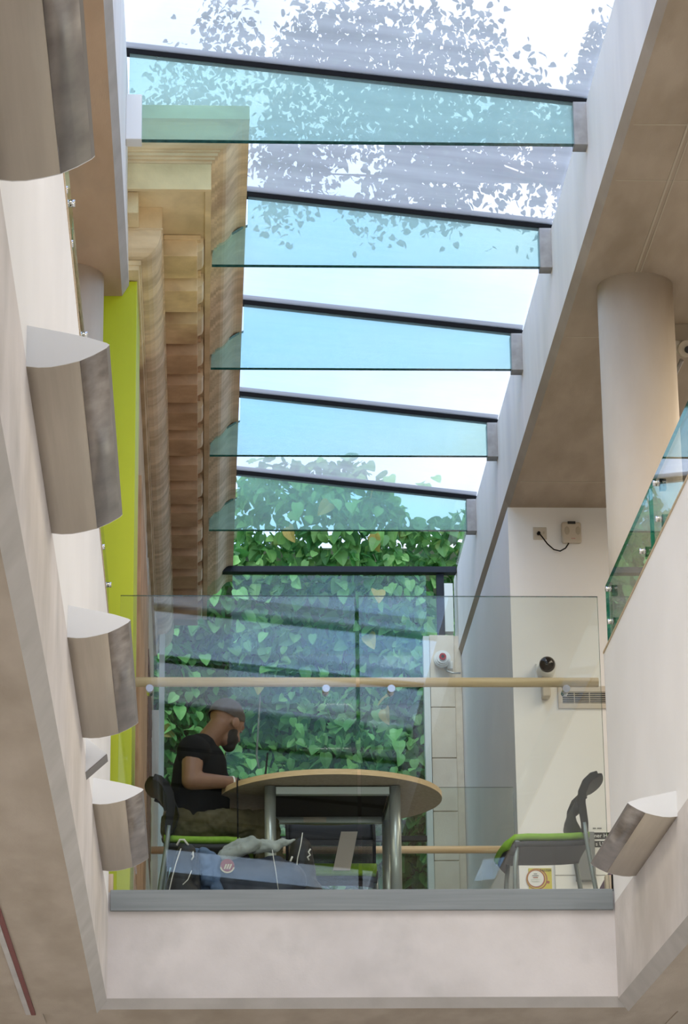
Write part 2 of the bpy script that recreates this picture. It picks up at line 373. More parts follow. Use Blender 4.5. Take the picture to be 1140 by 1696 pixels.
def ell_geo(c, r, rot=None, nu=20, nv=12):
    c = Vector(c); v, f = [], []
    for j in range(1, nv):
        th = math.pi*j/nv
        for i in range(nu):
            ph = 2*math.pi*i/nu
            q = Vector((r[0]*math.sin(th)*math.cos(ph), r[1]*math.sin(th)*math.sin(ph), r[2]*math.cos(th)))
            if rot is not None: q = rot @ q
            v.append(c+q)
    t = Vector((0, 0, r[2])); b = Vector((0, 0, -r[2]))
    if rot is not None: t = rot @ t; b = rot @ b
    v.append(c+t); v.append(c+b)
    T, B = len(v)-2, len(v)-1
    for j in range(nv-2):
        for i in range(nu):
            f.append((j*nu+i, j*nu+(i+1) % nu, (j+1)*nu+(i+1) % nu, (j+1)*nu+i))
    for i in range(nu):
        f.append((T, (i+1) % nu, i)); f.append((B, (nv-2)*nu+i, (nv-2)*nu+(i+1) % nu))
    return v, f
def ell(name, c, r, mats, parent=None, rot=None, nu=20, nv=12):
    v, f = ell_geo(c, r, rot, nu, nv)
    return mesh(name, v, f, mats, parent, smooth=True)
def join_geo(gs):
    v, f = [], []
    for a, b in gs:
        o = len(v); v += list(a); f += [tuple(i+o for i in q) for q in b]
    return v, f
def copy_tree(o, parent=None):
    c = o.copy(); C.objects.link(c); c.parent = parent
    for ch in list(o.children): copy_tree(ch, c)
    return c
def text(name, body, size, loc, rot, mats, parent, align='CENTER', ext=0.0006):
    cu = bpy.data.curves.new(name, 'FONT'); cu.body = body; cu.size = size; cu.align_x = align; cu.align_y = 'CENTER'; cu.extrude = ext
    t = bpy.data.objects.new(name, cu); C.objects.link(t)
    dg = bpy.context.evaluated_depsgraph_get()
    me = bpy.data.meshes.new_from_object(t.evaluated_get(dg)); bpy.data.objects.remove(t)
    me.materials.clear(); me.materials.append(M[mats])
    mt = Matrix.Translation(Vector(loc)-wloc(parent)) @ Euler(rot).to_matrix().to_4x4()
    me.transform(mt)
    o = bpy.data.objects.new(name, me); C.objects.link(o); o.parent = parent
    return o

# ---------------------------------------------------------------- the setting
XL, XR = -0.43, 1.945          # faces of the void
YB = 13.43                     # front of the bridge
YE = 20.95                     # end glazing
FZ = 4.30                      # first-floor level
SZ = 7.60                      # underside of the roof slab
Y0 = -12.0
def roofz(x): return 8.288 + 0.109*(XR-x)

tag(box('floor', -8, 9, Y0, 21.2, -0.2, 0, 'floor'), 'pale ground floor of the hall below the bridge', 'floor', kind='structure')
tag(box('floor', -8, 9, 21.2, 60, -0.3, -0.05, 'soil'), 'planted ground outside beyond the end window', 'ground', kind='structure')
tag(box('wall_back', -8, 9, Y0-0.2, Y0, 0, 8.6, 'plaster'), 'plain white rear wall of the hall', 'wall', kind='structure')
tag(box('wall_left', -8.2, -8, Y0, 21.2, 0, 8.6, 'plaster'), 'plain white outer wall beyond the left gallery', 'wall', kind='structure')
tag(box('wall_right', 9, 9.2, Y0, 21.2, 0, 8.6, 'plaster'), 'plain white outer wall beyond the right gallery', 'wall', kind='structure')

# gallery edges: concrete beam with chamfered arris, plaster parapet above
def gallery(side):
    s = -1 if side == 'left' else 1
    X = XL if side == 'left' else XR
    yb = 14.1 if side == 'left' else YB
    far = -8 if side == 'left' else 9
    ye = 14.5 if side == 'left' else 17.5
    # slab with its edge beam: profile in (x,z)
    prof = [(X, 4.235), (X, 3.79), (X+s*0.045, 3.73), (far, 3.73), (far, FZ), (X+s*0.14, FZ), (X+s*0.14, 4.235)]
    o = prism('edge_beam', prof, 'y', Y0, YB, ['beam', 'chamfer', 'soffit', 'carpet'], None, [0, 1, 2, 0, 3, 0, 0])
    tag(o, 'pinkish concrete edge beam and soffit of the %s gallery below its white parapet' % side, 'beam', kind='structure')
    o = box('wall_%s' % side, min(X, X+s*0.14), max(X, X+s*0.14), Y0, YB, 4.235, 5.455, 'plaster')
    tag(o, 'white plastered parapet wall of the %s gallery above the wall lights' % side, 'wall', kind='structure')
    return s, X
gallery('left'); gallery('right')
# bridge across the void
prof = [(YB, 4.20), (YB, 3.80), (YB+0.04, 3.755), (17.5, 3.755), (17.5, FZ-0.004), (YB, FZ-0.004)]
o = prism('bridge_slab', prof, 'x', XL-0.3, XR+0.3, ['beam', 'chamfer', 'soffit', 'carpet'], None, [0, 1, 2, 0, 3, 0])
tag(o, 'pale concrete beam and slab of the bridge under the glass balustrade', 'bridge', kind='structure')
tag(box('floor', XL-4, XL-0.3, YB, 17.5, 3.75, FZ-0.004, ['soffit', 'carpet'], fm=[0, 0, 0, 0, 0, 1]), 'first floor landing at the left end of the bridge', 'floor', kind='structure')
tag(box('floor', XR+0.3, 9, YB, 17.5, 3.75, FZ-0.004, ['soffit', 'carpet'], fm=[0, 0, 0, 0, 0, 1]), 'first floor landing at the right end of the bridge', 'floor', kind='structure')
tag(box('trim_1', -0.775, -0.755, 4, 13.42, 3.722, 3.729, 'red_strip'), 'thin dark red sealed joint in the soffit below the left gallery', 'joint', kind='structure')
tag(box('trim_2', -0.80, -0.777, 4, 13.42, 3.724, 3.729, 'chamfer'), 'pale margin beside the red joint in the soffit', 'joint', kind='structure')

# roof slabs with upstands either side of the skylight
prof = [(XR-0.010, 8.28), (XR-0.010, 7.655), (XR+0.022, SZ), (9, SZ), (9, 8.28)]
o = prism('ceiling', prof, 'y', Y0, 17.5, ['upstand', 'soffit', 'soffit'], None, [0, 1, 2, 0, 0])
tag(o, 'beige concrete soffit over the right gallery with a white skylight upstand', 'ceiling', kind='structure')
prof = [(XR-0.010, 8.28), (XR-0.010, 7.655), (XR+0.022, SZ), (XR+0.3, SZ), (XR+0.3, 8.28)]
o = prism('ceiling', prof, 'y', 17.5, 21.2, ['upstand', 'soffit', 'soffit'], None, [0, 1, 1, 0, 0])
tag(o, 'pale skylight upstand beyond the gallery running to the end window', 'upstand', kind='structure')
XU = -0.39
prof = [(XU, 8.52), (XU, 7.66), (XU-0.035, SZ), (-8, SZ), (-8, 8.52)]
o = prism('ceiling', prof, 'y', Y0, 14.1, ['upstand', 'chamfer', 'soffit_warm'], None, [0, 1, 2, 0, 0])
tag(o, 'brown concrete soffit over the left gallery with a narrow white upstand', 'ceiling', kind='structure')
# formwork grooves in the right soffit
for i, (x0, x1, y0, y1) in enumerate([(2.235, 2.245, 2, 13.72), (2.262, 2.268, 2, 13.72)]):
    tag(box('trim_%d' % (3+i), x0, x1, y0, y1, SZ-0.004, SZ, 'cream_dark'), 'fine groove running along the soffit to the round column, %s of the pair' % ('inner', 'outer')[i], 'joint', kind='structure')
for i, y in enumerate((12.03, 12.63, 14.62, 17.0)):
    tag(box('trim_%d' % (5+i), XR+0.04, 5.5, y-0.004, y+0.004, SZ-0.002, SZ+0.01, 'cream_dark'), 'formwork joint across the right soffit, number %d from the viewer' % (i+1), 'joint', kind='structure')
# front wall at the end of the right gallery, and the receding wall beyond the bridge
tag(box('wall_front', XR+0.010, 9, 17.5, 17.7, 3.75, SZ, 'plaster'), 'white wall facing the viewer with the socket, camera and vent', 'wall', kind='structure')
tag(box('wall_right', XR+0.010, XR+0.25, 17.7, 21.22, 0, SZ-0.001, 'plaster'), 'narrow white wall receding to the stone pier at the end window', 'wall', kind='structure')
tag(box('wall_left', -8, -0.62, 17.5, 17.6, 0, 8.5, 'plaster'), 'white wall beyond the left landing', 'wall', kind='structure')

# ---------------------------------------------------------------- skylight
bars = [13.2+1.54*k for k in range(-16, 5)] + [YE]
for i in range(len(bars)-1):
    ya, yb = bars[i], bars[i+1]
    frit = 3.9 < ya < 19 or 0.5 < ya < 2.3
    solid_bay = ya < -7 or -5.4 < ya < 0.8
    w = thing('window_%d' % (i+1), 'skylight bay %d counted from the rear of the hall, %s glass' % (i+1, 'solid white panel and no' if solid_bay else 'dotted white' if frit else 'clear'), 'skylight', (0.78, ya, 8.4), 'skylight bays', 'structure')
    xa, xb = -0.41, XR+0.02
    v = []
    for dz in (0.03, 0.045):
        v += [(xa, ya+0.005, roofz(xa)+dz), (xb, ya+0.005, roofz(xb)+dz), (xb, yb-0.005, roofz(xb)+dz), (xa, yb-0.005, roofz(xa)+dz)]
    if solid_bay: mesh('roof_panel', v, [(0, 1, 2, 3), (4, 5, 6, 7), (0, 1, 5, 4), (1, 2, 6, 5), (2, 3, 7, 6), (3, 0, 4, 7)], 'grey_pl', w)
    else: mesh('pane', v[:4], [(0, 1, 2, 3)], 'roof_frit' if frit else 'roof_clear', w)
    def bar(name, y0, y1, za, zb, mt):
        q = []
        for z in (za, zb):
            q += [(xa, y0, roofz(xa)+z), (xb-0.02, y0, roofz(xb)+z), (xb-0.02, y1, roofz(xb)+z), (xa, y1, roofz(xa)+z)]
        return mesh(name, q, [(0, 1, 2, 3), (4, 5, 6, 7), (0, 1, 5, 4), (1, 2, 6, 5), (2, 3, 7, 6), (3, 0, 4, 7)], mt, w)
    bar('glazing_bar', ya-0.022, ya+0.022, 0.0, 0.028, 'black')
    bar('cover_strip', ya-0.035, ya+0.035, 0.046, 0.056, 'frame')

# laminated glass fins with steel shoes; the far ones are cut to the cornice
fy = [13.2+1.54*k for k in range(5)]
scr = [(0.048, 8.058), (0.053, 8.148), (0.075, 8.185), (0.105, 8.214), (0.150, 8.245), (0.185, 8.268), (0.215, 8.288), (0.246, 8.300), (0.248, None)]
ordn = ['nearest', 'second', 'third', 'fourth', 'fifth', 'sixth']
for k, y in enumerate(fy):
    g = thing('glass_beam', 'aqua laminated glass fin under the skylight, %s from the viewer, %s' % (ordn[k], 'held by two steel shoes' if k == 0 else 'cut to the stone cornice'), 'glass beam', (0.8, y, 8.058), 'glass beams under the skylight')
    if k == 0: left = [(-0.375, 8.062), (-0.375, roofz(-0.375))]
    else: left = [(x, z if z else roofz(x)) for x, z in scr]
    prof = [(1.93, 8.062)] + left + [(1.93, roofz(1.93))]
    n = len(prof)
    em = [1]*n
    em[-1] = 1
    prism('glass_sheet', prof, 'y', y-0.018, y+0.018, ['fin_glass', 'glass_edge'], g, em, (0, 0))
    if k < 5:
        box('steel_shoe', 1.867, XR, y-0.045, y+0.045, 8.045, 8.285, 'steel_dull', g, 0.004)
    if k == 0:
        box('steel_shoe', XU, -0.31, y-0.045, y+0.045, 8.05, 8.30, 'lamp_cap', g, 0.004)

# end glazing
w = thing('window_40', 'tall clear end window of the hall looking onto leaves', 'window', (0.8, YE, 0), None, 'structure')
box('pane', -0.31, 1.70, YE-0.004, YE+0.004, 6.23, 8.24, 'win_glass', w)
box('pane', -0.31, 1.70, YE-0.004, YE+0.004, 4.2, 6.18, 'win_glass', w)
box('transom', -0.31, 1.93, YE-0.05, YE+0.03, 8.245, 8.29, 'frame', w)
box('transom', -0.31, 1.70, YE-0.03, YE+0.03, 6.18, 6.215, 'frame', w)
box('frame_post', 1.665, 1.71, YE-0.05, YE+0.05, 4.2, 7.74, 'frame_pale', w)
box('frame_post', -0.315, -0.275, YE-0.05, YE+0.05, 4.2, 8.2, 'frame_pale', w)
box('frame_post', 1.835, 1.90, YE-0.04, YE+0.05, 7.78, 8.16, 'frame_pale', w)
box('frame_post', 1.78, 1.835, YE-0.02, YE+0.05, 7.70, 8.24, 'frame', w)
# stone pier at its right jamb: real blocks
p = thing('stone_pier', 'cream stone pier of square blocks beside the end window', 'pier', (1.82, 21.0, 3.0))
zs = [7.76, 7.38, 7.195, 6.805, 6.40, 6.03, 5.65, 5.27, 4.9, 4.5, 4.1, 3.6, 3.0]
rng = random.Random(3)
for a, b in zip(zs[:-1], zs[1:]):
    e = rng.uniform(-0.002, 0.002)
    box('block', 1.715+e, 1.90, 20.93+e, 21.10, b+0.003, a-0.003, 'stone_pale', p, 0.004)
box('jamb_core', 1.722, 1.953, 20.945, 21.12, 3.0, 7.755, 'mortar', p)

# ---------------------------------------------------------------- old stone building on the left
XW = -0.36
YW = 14.0
cor = thing('stone_cornice', 'weathered classical stone cornice with a row of block modillions', 'cornice', (-0.2, 17.3, 7.38))
def corn(name, prof, mt, y1=21.3, smooth=False, ymin=None):
    """profile (d,z): d = projection from the wall; runs along the flank and returns round the corner with a mitre"""
    n = len(prof); v = []
    for d, z in prof: v.append((XW+d, y1, z))
    for d, z in prof: v.append((XW+d, YW-d, z))
    for d, z in prof: v.append((-0.60, YW-d, z))
    f = []
    for s in (0, 1):
        for i in range(n):
            j = (i+1) % n
            f.append((s*n+i, s*n+j, (s+1)*n+j, (s+1)*n+i))
    f.append(tuple(range(n))); f.append(tuple(range(2*n, 3*n)))
    o = mesh(name, v, f, mt, cor)
    if smooth:
        for q in o.data.polygons: q.use_smooth = False
    return o
ov = [(0.042+0.10*math.sin(t), 7.748+0.122*(1-math.cos(t))) for t in [0, 0.26, 0.52, 0.78, 1.05, 1.31, 1.57]]
corn('architrave_fascia', [(-0.1, 7.695), (0.022, 7.695), (0.026, 7.718), (0.034, 7.720), (0.036, 7.745), (-0.1, 7.745)], 'stone')
corn('bed_moulding', [(-0.1, 7.746)] + ov + [(0.15, 7.872), (0.15, 7.879), (-0.1, 7.879)], 'stone_band')
corn('modillion_band', [(-0.1, 7.88), (0.145, 7.88), (0.145, 8.0), (-0.1, 8.0)], 'stone_rust')
corn('corona', [(-0.1, 8.001), (0.365, 8.001), (0.37, 7.985), (0.40, 7.985), (0.40, 8.13), (-0.1, 8.13)], 'stone')
cy = [(0.404, 8.131), (0.404, 8.143), (0.420, 8.145), (0.420, 8.158), (0.434, 8.160), (0.434, 8.176), (0.446, 8.178)]
for i in range(9):
    t = i/8.0
    cy.append((0.446+0.129*t, 8.186+0.104*(t-0.16*math.sin(2*math.pi*t)*0.9)))
cy += [(0.595, 8.291), (0.595, 8.365), (0.585, 8.372), (-0.1, 8.42), (-0.1, 8.131)]
corn('cymatium', cy, 'stone_band')
# modillions with a scrolled nose, one object each
y = 14.21
proto_m = None
for k in range(15):
    yy = y + 0.4715*k
    if proto_m is None:
        a = box('modillion', -0.213, -0.03, yy, yy+0.30, 7.88, 7.999, 'stone_rust', cor, 0.004)
        q = [(-0.032, 7.915), (-0.006, 7.93), (0.004, 7.955), (0.0, 7.98), (0.004, 7.999), (-0.032, 7.999)]
        b = prism('scroll', q, 'y', yy+0.03, yy+0.27, 'stone', a)
        c_ = box('cap_moulding', -0.212, -0.012, yy-0.014, yy+0.314, 7.972, 7.9985, 'stone_rust', a, 0.004)
        proto_m = (a, b, c_)
    else:
        a = proto_m[0].copy(); C.objects.link(a); a.location = (0, 0.4715*k, 0)
        b = proto_m[1].copy(); C.objects.link(b); b.parent = a
        c_ = proto_m[2].copy(); C.objects.link(c_); c_.parent = a
box('modillion', -0.50, -0.335, 13.665, 13.85, 7.88, 7.999, 'stone', cor, 0.004)
fac = thing('stone_facade', 'old brown stone and brick flank wall below the carved cornice', 'facade', (-0.5, 18, 0))
box('wall_face', -0.62, XW, 14.86, 17.9, 0, 7.694, 'stone', fac)
box('wall_face', -0.62, XW-0.03, 17.9, 19.02, 0, 7.694, 'stone', fac)
box('brick_backing', -0.62, XW-0.008, 19.02, 20.62, 0, 7.10, 'mortar', fac)
box('wall_head', -0.62, XW, 19.02, 21.2, 7.10, 7.694, 'stone', fac)
box('stone_base', -0.62, XW+0.002, 18.95, 20.66, 4.5, 5.72, 'stone_pale', fac)
box('pilaster', -0.40, XW+0.018, 15.5, 17.9, 4.0, 7.10, 'stone_rust', fac, 0.004)
for a, b, d in ((18.02, 18.12, -0.012), (18.28, 18.40, -0.006), (18.55, 18.68, -0.008), (18.84, 18.94, -0.003)):
    box('moulding', -0.40, XW+d, a, b, 4.0, 7.69, 'stone_pale', fac, 0.005)
box('window_jamb', -0.62, -0.312, 20.66, 21.15, 3.0, 7.10, 'stone_pale', fac)
bm_ = None
for r_ in range(24):
    z = 5.725+0.0573*r_
    off = (r_ % 2)*0.4
    for c_ in range(-1, 2):
        ya = 19.03+0.8*c_+off; yb = ya+0.785
        ya = max(ya, 19.03); yb = min(yb, 20.61)
        if yb-ya < 0.1: continue
        e = rng.uniform(-0.002, 0.003)
        box('brick', -0.46, XW+e, ya, yb, z+0.006, z+0.053, 'brick', fac)
# lime green fin
tag(box('green_panel', -1.5, -0.347, 14.11, 14.855, FZ, 7.69, 'lime', bev=0.004), 'tall lime green painted fin wall standing against the old stone building', 'panel')

# ---------------------------------------------------------------- columns
def column(x, y, r, z0, z1, label):
    n = 40
    v, f = tube_geo([(x, y, z0), (x, y, z1)], r, n)
    o = mesh('round_column', v, f, 'column')
    for q in o.data.polygons:
        if len(q.vertices) == 4: q.use_smooth = True
    return tag(o, label, 'column', kind='structure')
column(2.263, 13.93, 0.198, FZ, SZ, 'thick round cream concrete column rising behind the right glass parapet')
column(-0.71, 13.86, 0.198, FZ, SZ, 'round pale column behind the left glass parapet beside the green fin')

# ---------------------------------------------------------------- glass on the gallery parapets
def parapet_glass(side, panes, pins):
    s = -1 if side == 'left' else 1
    X = XL if side == 'left' else XR
    g = thing('glass_parapet', 'low frameless glass screen on top of the %s white parapet' % side, 'glass screen', (X+s*0.03, 9, 5.455))
    box('capping', min(X-s*0.004, X+s*0.07), max(X-s*0.004, X+s*0.07), Y0+0.1, YB-0.005, 5.456, 5.466, 'oak', g)
    for a, b in panes:
        x0, x1 = sorted((X+s*0.018, X+s*0.034))
        box('glass_pane', x0, x1, a, b, 5.475, 5.793, ['bal_glass', 'green_edge'], g, fm=[0, 0, 1, 1, 1, 1])
    for y, z in pins:
        c = tube('clamp', [(X-s*0.002+s*0.005, y, z), (X+s*0.02, y, z)], 0.013, 'chrome', g, 12)
        box('clamp_back', min(X+s*0.032, X+s*0.06), max(X+s*0.032, X+s*0.06), y-0.012, y+0.012, z-0.032, z+0.018, 'black', c)
parapet_glass('right', [(13.38-1.40*(k+1)+0.012-0.02, 13.38-1.40*k+(0.02 if k == 0 else -0.02)) for k in range(4)] + [(3.0, 7.74)],
              [(11.76, 5.745), (11.74, 5.575), (12.22, 5.585), (13.30, 5.745), (13.28, 5.575)])
parapet_glass('left', [(12.03, 13.40), (10.60, 12.0), (9.17, 10.57), (7.74, 9.14), (3.0, 7.71)],
              [(8.48, 5.575), (8.97, 5.755), (8.90, 5.575), (10.14, 5.755), (12.32, 5.63), (13.30, 5.76)])

# ---------------------------------------------------------------- wall lights
def wall_light(side, y0, y1, label):
    s = 1 if side == 'left' else -1
    X = XL if side == 'left' else XR
    g = thing('wall_light', label, 'wall light', (X, (y0+y1)/2, 4.22), 'lens-shaped wall lights')
    low = [(0.0, 4.222), (0.03, 4.219), (0.06, 4.2205), (0.095, 4.2275), (0.130, 4.237)]
    rim = [(0.130, 4.237), (0.165, 4.2535), (0.195, 4.272)]
    tip = [(0.195, 4.272), (0.202, 4.2795), (0.195, 4.284)]
    top = [(0.195, 4.284), (0.15, 4.298), (0.10, 4.309), (0.05, 4.319), (0.0, 4.329)]
    def sheet(name, pts, mt, th, ya, yb, mats2=None):
        q = [(X+s*a, b) for a, b in pts] + [(X+s*a, b+th) for a, b in reversed(pts)]
        o = prism(name, q, 'y', ya, yb, mt, g)
        for f_ in o.data.polygons[:len(pts)-1]: f_.use_smooth = True
        return o
    sheet('body_shell', low, 'lamp_body', 0.004, y0+0.004, y1)
    sheet('metal_rim', [(a+0.001*(i == 0), b) for i, (a, b) in enumerate(rim)], 'lamp_rim', 0.004, y0+0.004, y1)
    prism('edge_bead', [(X+s*a, b) for a, b in tip + [(0.185, 4.277)]], 'y', y0+0.002, y1, 'lamp_edge', g)
    # near and far end caps
    cp = [(X+s*a, b) for a, b in low[:-1]+rim[:-1]+tip+top[1:]]
    prism('end_cap', cp, 'y', y0, y0+0.004, 'lamp_cap', g)
    prism('end_cap', cp, 'y', y1, y1+0.004, 'lamp_cap', g)
    dq = [(X+s*a, b) for a, b in ((0.008, 4.300), (0.17, 4.280), (0.17, 4.284), (0.008, 4.304))]
    prism('diffuser', dq, 'y', y0+0.03, y1-0.03, 'diffuser', g)
    return g
for k, nm in enumerate(['nearest', 'second', 'third', 'fourth']):
    yy = 11.29-2.345*(3-k)
    wall_light('left', yy, yy+1.29, 'lens-shaped metal wall light on the left parapet, %s from the viewer' % nm)
wall_light('right', 11.53, 12.72, 'lens-shaped metal wall light on the right parapet beside the green chair')
# small wedge bracket between the third and fourth light
g = thing('wedge_bracket', 'small white wedge-shaped bracket on the left parapet between two wall lights', 'bracket', (XL, 10.6, 4.16))
prism('bracket_plate', [(XL, 4.172), (XL+0.078, 4.242), (XL, 4.305)], 'y', 10.56, 10.64, 'lamp_cap', g)
prism('bracket_edge', [(XL, 4.166), (XL+0.08, 4.238), (XL+0.078, 4.2415), (XL, 4.1715)], 'y', 10.556, 10.66, 'lamp_edge', g)

# ---------------------------------------------------------------- bridge balustrades
def balustrade(y, label, panes, studs, rail, fascia, dirn):
    g = thing('glass_balustrade', label, 'balustrade', (0.76, y, FZ))
    for a, b in panes:
        box('glass_pane', a, b, y-0.008, y+0.008, FZ+0.005, 5.746, ['bal_glass', 'glass_edge'], g, fm=[1, 1, 0, 0, 1, 1])
    v, f = tube_geo([(rail[0], y+dirn*0.085, 5.337), (rail[1], y+dirn*0.085, 5.337)], 0.0235, 16)
    o = mesh('handrail', v, f, 'oak', g)
    for q in o.data.polygons:
        if len(q.vertices) == 4: q.use_smooth = True
    for x in studs:
        st = tube('standoff', [(x, y-dirn*0.016, 5.278), (x, y+dirn*0.075, 5.278)], 0.016, 'chrome', g, 16)
        tube('bracket_arm', [(x, y+dirn*0.072, 5.272), (x, y+dirn*0.083, 5.282), (x, y+dirn*0.085, 5.325)], 0.0075, 'steel', st, 10)
        tube('stud_cap', [(x, y-dirn*0.021, 5.278), (x, y-dirn*0.0155, 5.278)], 0.0185, 'chrome', st, 16)
    if fascia:
        box('steel_channel', -0.42, 1.938, y-0.022, y+0.05, 4.205, FZ+0.003, 'chan', g, 0.002)
    return g
balustrade(YB, 'front frameless glass balustrade with oak rail and grey steel channel', [(-0.392, 0.741), (0.760, 1.925)], (-0.247, 0.597, 0.911, 1.755), (-0.318, 1.925), True, 1)
balustrade(17.42, 'rear frameless glass balustrade with oak rail behind the table', [(-0.33, 0.80), (0.82, 1.925)], (-0.10, 0.45, 1.15, 1.82), (-0.30, 1.92), False, -1)
tag(box('timber_block', -0.434, -0.409, YB+0.01, YB+0.06, FZ-0.004, 4.385, 'oak_end'), 'small timber block at the left end of the grey channel', 'timber block')
tag(box('timber_block', 1.918, 1.944, YB+0.055, YB+0.11, FZ-0.004, 4.385, 'oak_end'), 'small timber block at the right end of the grey channel', 'timber block')

# ---------------------------------------------------------------- table
TX, TY, TR = 0.667, 14.63, 0.577
t = thing('round_table', 'large round beech-edged table on silver legs behind the balustrade', 'table', (TX, TY, FZ))
n = 72
v, f = [], []
for z in (5.012, 5.04):
    for i in range(n):
        a = 2*math.pi*i/n; v.append((TX+TR*math.cos(a), TY+TR*math.sin(a), z))
f = [(i, (i+1) % n, n+(i+1) % n, n+i) for i in range(n)] + [tuple(range(n)), tuple(range(n, 2*n))]
o = mesh('table_top', v, f, ['table_edge', 'table_under'], t, [0]*n+[1, 0])
for dx, dy in ((-0.318, -0.325), (0.312, -0.325), (-0.318, 0.285), (0.312, 0.285)):
    l = tube('leg', [(TX+dx, TY+dy, FZ), (TX+dx, TY+dy, 5.008)], 0.029, 'table_leg', t, 20)
    tube('foot', [(TX+dx, TY+dy, FZ-0.002), (TX+dx, TY+dy, FZ+0.02)], 0.031, 'black', l, 16)
box('rail', TX-0.29, TX+0.285, TY-0.345, TY-0.305, 4.965, 5.005, 'table_leg', t, 0.003)
box('rail', TX-0.29, TX+0.285, TY+0.265, TY+0.305, 4.955, 4.995, 'table_leg', t, 0.003)
box('rail', TX-0.338, TX-0.298, TY-0.30, TY+0.26, 4.965, 5.005, 'table_leg', t, 0.003)
box('rail', TX+0.292, TX+0.332, TY-0.30, TY+0.26, 4.965, 5.005, 'table_leg', t, 0.003)
box('cable_tray', TX-0.285, TX+0.28, TY-0.28, TY+0.25, 4.985, 5.011, 'black_panel', t)
box('name_plate', TX-0.13, TX-0.01, TY+0.258, TY+0.2645, 4.958, 4.985, 'cream', t)
lap = thing('laptop', 'black laptop open edge-on on the round table before the seated man', 'laptop', (0.24, 14.60, 5.041))
box('keyboard_base', 0.16, 0.325, 14.45, 14.76, 5.041, 5.055, 'chair_black', lap, 0.003)
prism('screen', [(0.318, 5.056), (0.327, 5.056), (0.345, 5.222), (0.336, 5.222)], 'y', 14.45, 14.76, 'chair_black', lap)
tag(tube('power_cable', [(0.215, 14.46, 5.045), (0.20, 14.36, 5.047), (0.187, 14.27, 5.046), (0.182, 14.255, 5.02), (0.184, 14.26, 4.90), (0.186, 14.27, 4.70), (0.19, 14.28, 4.45), (0.21, 14.3, 4.305)], 0.004, 'black', None, 8), 'thin black cable hanging over the table edge beside the man', 'cable')

